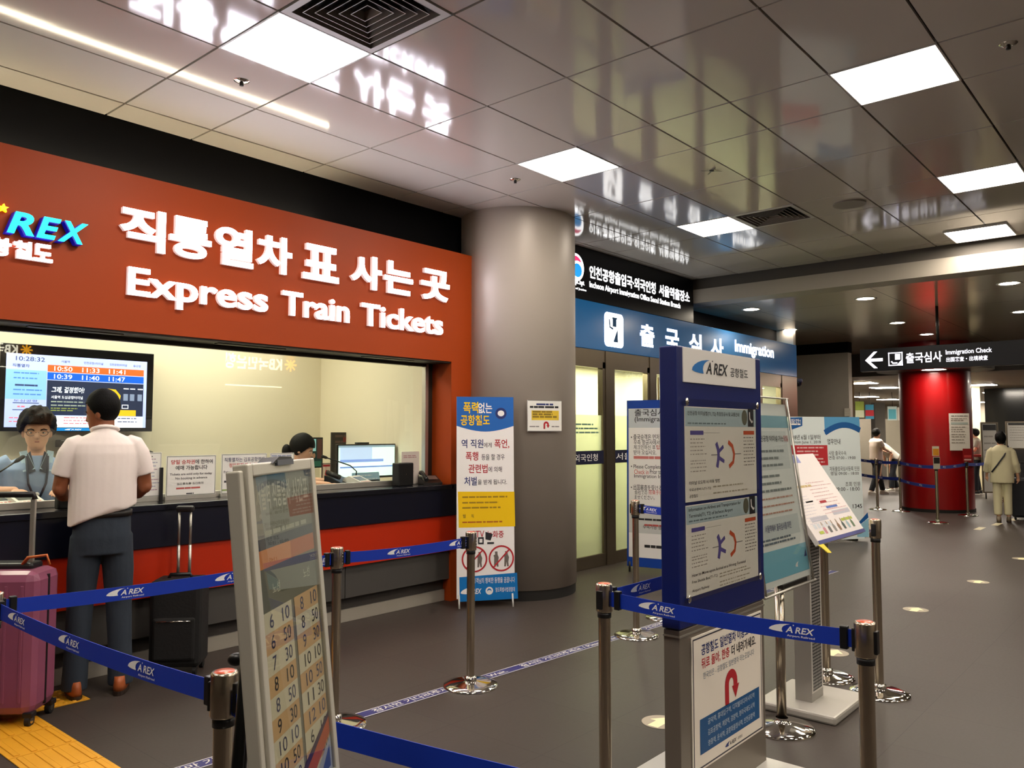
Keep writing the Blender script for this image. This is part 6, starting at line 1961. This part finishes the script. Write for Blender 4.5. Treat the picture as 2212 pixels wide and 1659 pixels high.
def simple_person(label, px, py, yaw, top, bot, shoec, pose, hairlow=.03, s=1.0, bow=0.0):
    """small far figure; pose gives the two hand positions; bow bends the upper body forward"""
    q = onZ(px, py, 0)
    t = thing('person', label, 'person', (q.x, q.y, 0), (0, 0, yaw))
    R = Matrix.Translation((0, 0, .9)) @ Matrix.Rotation(-bow, 4, 'X') @ Matrix.Translation((0, 0, -.9))
    bd = MB(); st_ = pose.get('stride', .0)
    limb(bd, [(-.085, 0, .86), (-.09, st_ * .6 + .03, .46), (-.09, st_, .09)], [.078, .054, .04]); limb(bd, [(.085, 0, .86), (.09, -st_ * .2 + .04, .46), (.09, -st_, .10)], [.078, .054, .04])
    up = MB()
    torso_loft(up, (0, 0), [((0, 0, .82), .14, .10), ((0, 0, 1.0), .14, .10), ((0, 0, 1.18), .155, .105), ((0, 0, 1.30), .16, .095), ((0, 0, 1.345), .11, .07), ((0, 0, 1.38), .05, .05)], 0)
    limb(up, [(0, 0, 1.35), (0, .02, 1.43)], [.048, .046]); HM = Mx((0, .012, 1.375), pose.get('turn', 0), -.1); head_pieces(up, HM, .95)
    for sx, k in ((-1, 'l'), (1, 'r')):
        e = Vector(pose[k]); a = Vector((sx * .165, 0, 1.29)); m_ = (a + e) / 2 + Vector((sx * .06, -.06, -.06))
        limb(up, [a, m_, e], [.046, .04, .026]); hand_pieces(up, e, (e - m_), (0, 0, 1), .86, .4, -sx)
    bd.add([R @ Vector(v) for v in up.v], up.f, SKIN)
    remesh(bd, 'body', t, .012, SKIN, 2)
    hair_cap(t, R @ HM, .95, hairlow, .17, puff=.016, seed=int(px)); face_parts(t, R @ HM, .95)
    sh = MB(); torso_loft(sh, (0, 0), [((0, 0, .84), .175, .13), ((0, 0, 1.0), .165, .125), ((0, 0, 1.18), .178, .125), ((0, 0, 1.29), .18, .112), ((0, 0, 1.34), .125, .085), ((0, 0, 1.375), .065, .065)], 0)
    for sx, k in ((-1, 'l'), (1, 'r')):
        e = Vector(pose[k]); a = Vector((sx * .165, 0, 1.29)); m_ = (a + e) / 2 + Vector((sx * .06, -.06, -.06))
        sh.tube([(sx * .12, 0, 1.31), (sx * .17, 0, 1.285), a + (m_ - a) * .75], [.062, .064, .058], SKIN, 14)
    sh.v = [tuple(R @ Vector(v)) for v in sh.v]
    remesh(sh, 'top', t, .013, top, 3)
    tr = MB(); tr.loft([((0, 0, .76), .155, .12), ((0, 0, .93), .15, .115)], SKIN, 20)
    for sx, y_ in ((-1, st_), (1, -st_)):
        tr.tube([(sx * .08, 0, .83), (sx * .09, y_ * .5 + .03, .46), (sx * .09, y_, .10)], [.09, .07, .062], SKIN, 14)
    remesh(tr, 'trousers', t, .013, bot, 3)
    for sx, y_ in ((-1, st_), (1, -st_)):
        shoe(t, sx * .09, y_ + .04, 0, shoec, WHITEP, 0, 0, .25)
    return t


WT = mat('white_tee', '#e6d6cc', .8, bump=.1, bscale=12); NT = mat('navy_trouser_far', '#10131c', .8); WS = mat('white_shoe', '#ddd6cc', .5); WK_ = mat('white_jacket', '#e3ded2', .8)
simple_person('woman in white T-shirt and dark trousers walking behind the far belts', 1895, 1068, math.radians(-128), WT, NT, WS, {'l': (-.12, .26, 1.06), 'r': (.14, .25, 1.05), 'stride': .22, 'turn': .1}, .0, .98)
simple_person('person in white top bending forward beside the woman in white T-shirt', 1932, 1062, math.radians(40), WK_, NT, WS, {'l': (-.14, .22, .92), 'r': (.14, .22, .92), 'stride': .1}, .02, .98, .85)
simple_person('person with dark hair and grey top partly hidden behind the red pillar', 2112, 1068, math.radians(20), mat('grey_top', '#8b8376', .8), NT, mat('dark_shoe', '#1a1816', .5), {'l': (-.16, .25, 1.0), 'r': (.16, .25, 1.0), 'stride': .05}, -.02, .98)
# ------------------------------------------------------------------ far lobby furniture
def far_post(px, py, label, sign=None, h=1.0):
    q = onZ(px, py, 0)
    lb = label
    t = dup(protos[HR], (q.x, q.y, 0), (0, 0, .6), lb)
    return t, q


fp = [far_post(1896, 1101, 'far queue post in front of the woman in white T-shirt')[1],
      far_post(2026, 1130, 'far queue post with small orange card, in front of the red pillar')[1],
      far_post(2091, 1114, 'far queue post with red card holder, at the side of the red pillar')[1],
      far_post(1946, 1105, 'far queue post touching the wall side of the red pillar')[1],
      far_post(1922, 1058, 'far queue post behind the bending person in white')[1],
      far_post(2168, 1084, 'far queue post between the pillar and the woman in cream')[1]]


def fbelt(A, B, z, label):
    belt((A.x, A.y), (B.x, B.y), z, label, (.25, .6))


A_ = onZ(1850, 1085, 0)
fbelt(Vector((A_.x, A_.y, 0)), fp[3], .93, 'far blue belt, upper, before the woman in white T-shirt')
fbelt(Vector((A_.x, A_.y, 0)), fp[3], .62, 'far blue belt, lower, before the woman in white T-shirt')
fbelt(fp[3], fp[1], .93, 'far blue belt, upper, across the wall side of the red pillar')
fbelt(fp[3], fp[1], .60, 'far blue belt, lower, across the wall side of the red pillar')
fbelt(fp[1], fp[2], .93, 'far blue belt across the middle of the red pillar')
fbelt(fp[2], fp[5], .93, 'far blue belt leading away past the red pillar')


def flat_sign(name, label, cat, pxs, depth_pt, facing, items, base='#e2dccf', th=.01, legs=0, frame=None):
    """upright rectangle filling picture box pxs at the distance of depth_pt"""
    yaw = facing
    b = Board(name, label, cat, (depth_pt.x, depth_pt.y, 0), yaw)
    x0, z1 = b.p(pxs[0], pxs[1]); x1, z0 = b.p(pxs[2], pxs[3])
    p = MB(); p.box(x0, 0, z0, x1, th, z1, K(base)); p.build('panel', b.root)
    if legs:
        for x in (x0 + .05, x1 - .05):
            p = MB(); p.tube([(x, th, 0), (x, th, z0 + .02)], .015, BLACKP, 8); p.build('leg', b.root)
    if frame:
        p = MB(); f = .03
        for s in ((x0 - f, z0 - f, x0, z1 + f), (x1, z0 - f, x1 + f, z1 + f), (x0, z1, x1, z1 + f), (x0, z0 - f, x1, z0)):
            p.box(s[0], -.01, s[1], s[2], th, s[3], frame)
        p.build('frame', b.root)
    w_, h_ = x1 - x0, z1 - z0
    for it in items:
        if it[0] == 'r':
            b.P.rect(x0 + w_ * it[1], z0 + h_ * it[2], x0 + w_ * it[3], z0 + h_ * it[4], K(it[5]), -.002)
        else:
            b.P.greek(x0 + w_ * it[1], x0 + w_ * it[3], [z0 + h_ * it[2]], K(it[5]), h_ * .02, -.003, int(it[2] * 97), .02)
    if items:
        b.P.build('sign_printing', b.root)
    return b


look = -YAW * 0
VIEW = math.radians(-49.3)       # a board square to the view axis
# notice on the red pillar
dn = PC - Vector((0, 0, 0)); dn.normalize()
rot = Matrix.Rotation(math.radians(32), 3, 'Z')
nn = rot @ (-dn)
hp = PC + nn * .655
flat_sign('pillar_notice', 'white notice sheet fixed on the red pillar', 'notice', (2050, 893, 2096, 973), hp, math.atan2(nn.x, -nn.y),
          [('g', .1, .92, .95, 0, '#6a655e'), ('r', .08, .70, .92, .76, '#a9b4ac')] + [('g', .08, v, .9, 0, '#8b8378') for v in (.85, .8, .62, .56, .5, .42, .36, .28, .2)])
# cards on posts
for q, box, items, base, lb in ((fp[1], (2014, 964, 2029, 985), [('r', .05, .05, .95, .75, '#d9922a')], '#d8cfb8', 'small orange and white card standing on the far post before the red pillar'),
                                (fp[1], (2016, 987, 2031, 1013), [('r', .05, .45, .95, .95, '#221e1c')], '#b9b2a4', 'small grey and black card lower on the far post before the red pillar'),
                                (fp[2], (2080, 969, 2100, 997), [('r', .1, .3, .9, .5, '#c23a3a'), ('r', .1, .08, .9, .2, '#d8b0a8')], '#8c0d12', 'red card holder on the far post at the side of the red pillar')):
    v = Vector((q.x, q.y, 0)).normalized()
    flat_sign('post_card', lb, 'card', box, Vector((q.x, q.y, 0)) - v * .06, VIEW, items, base)
# hanging leaflets far behind
dpt = onZ(1880, 1050, 0)
for box, items, base, lb in (((1847, 867, 1867, 902), [('r', 0, .45, 1, 1, '#9db04a')], '#d3d8b8', 'green and white hanging leaflet next to the far pale post'),
                             ((1869, 874, 1888, 905), [('r', 0, .65, 1, 1, '#3d93b4'), ('r', 0, .2, 1, .62, '#c2303a')], '#3d93b4', 'red and blue hanging leaflet beside the green one'),
                             ((1917, 878, 1938, 908), [('r', .1, .1, .9, .8, '#5fb4c4')], '#cfe2de', 'pale blue hanging leaflet close to the red pillar'),
                             ((1938, 880, 1948, 908), [], '#d8d2c6', 'white hanging leaflet touching the red pillar edge')):
    b = flat_sign('hanging_leaflet', lb, 'leaflet', box, Vector((dpt.x + 2, dpt.y + .6, 0)), VIEW, items, base)
    x0, z1 = b.p(box[0], box[1]); x1 = b.p(box[2], box[1])[0]
    p = MB(); p.tube([((x0 + x1) / 2, 0, z1), ((x0 + x1) / 2, 0, FH)], .006, BLACKP, 6); p.build('hanging_cord', b.root)
# small notice on the grey wall edge
flat_sign('wall_notice', 'small white notice on the edge of the grey wall', 'notice', (1824, 882, 1838, 899), Vector((15.885, 5.3, 0)), -PI / 2, [('g', .1, v, .9, 0, '#6b665c') for v in (.75, .55, .3)])
# boards by the dark wall
for box, lb, x_ in (((2121, 915, 2158, 1062), 'tall white standing notice board with black heading past the pillar', 21.0), ((2175, 913, 2230, 968), 'white notice board with black heading behind the woman in cream', 21.5)):
    q = onX((box[0] + box[2]) / 2, 1000, x_)
    flat_sign('notice_board', lb, 'notice board', box, Vector((q.x, q.y, 0)), VIEW, [('r', .05, .90, .95, .985, '#1b1a1a')] + [('g', .1, v, .92, 0, '#8f8b84') for v in (.8, .7, .6, .5, .4, .3)], '#b5b2aa', .02, 1 if box[0] > 2150 else 1, STEEL)
# pale posts
for (a, c_, yb, x_, lb) in ((1839, 1849, 1060, 20.0, 1), (2100, 2122, 1060, 24.0, 2)):
    q0 = onX(a, 1000, x_); v = Vector((q0.x, q0.y, 0)).normalized()
    q1 = ray(c_, 1000); d_ = Vector((RGT.x, RGT.y, 0))
    wdt = (c_ - a) / F_PX * (q0.x * FWD.x + q0.y * FWD.y)
    p = MB(); p.box(0, 0, 0, wdt, .4, FH, mat('pale_post', '#d8cba2', .6, var=.03)); o = p.build('column', None, (q0.x, q0.y, 0), (0, 0, VIEW)); tag(o, kind='structure')
# grey partitions of the far hall left of the pillar
for (a, yt, c_, x_, col) in ((1893, 870, 1915, 27, '#5a534a'), (1898, 905, 1947, 29, '#a89f8c'), (1851, 905, 1895, 30, '#8f877a')):
    q0 = onX(a, 1000, x_); wdt = (c_ - a) / F_PX * (q0.x * FWD.x + q0.y * FWD.y)
    zt = 1.5 + (935 - yt) / F_PX * (q0.x * FWD.x + q0.y * FWD.y)
    p = MB(); p.box(0, 0, 0, wdt, .3, min(zt, FH), mat('part_' + col, col, .6, var=.05)); o = p.build('partition', None, (q0.x, q0.y, 0), (0, 0, VIEW)); tag(o, kind='structure')
# red table edge with goods behind the pillar
q = onZ(2132, 1072, 0)
t = thing('lobby_table', 'narrow red topped table standing past the red pillar', 'table', (q.x, q.y, 0), (0, 0, VIEW))
p = MB(); p.box(-.45, 0, .93, .45, .4, .98, mat('red_top', '#b8322c', .4)); p.build('tabletop', t)
for sx in (-1, 1):
    for y in (.03, .37):
        p = MB(); p.tube([(sx * .42, y, 0), (sx * .42, y, .94)], .018, STEEL, 10); p.build('leg', t)
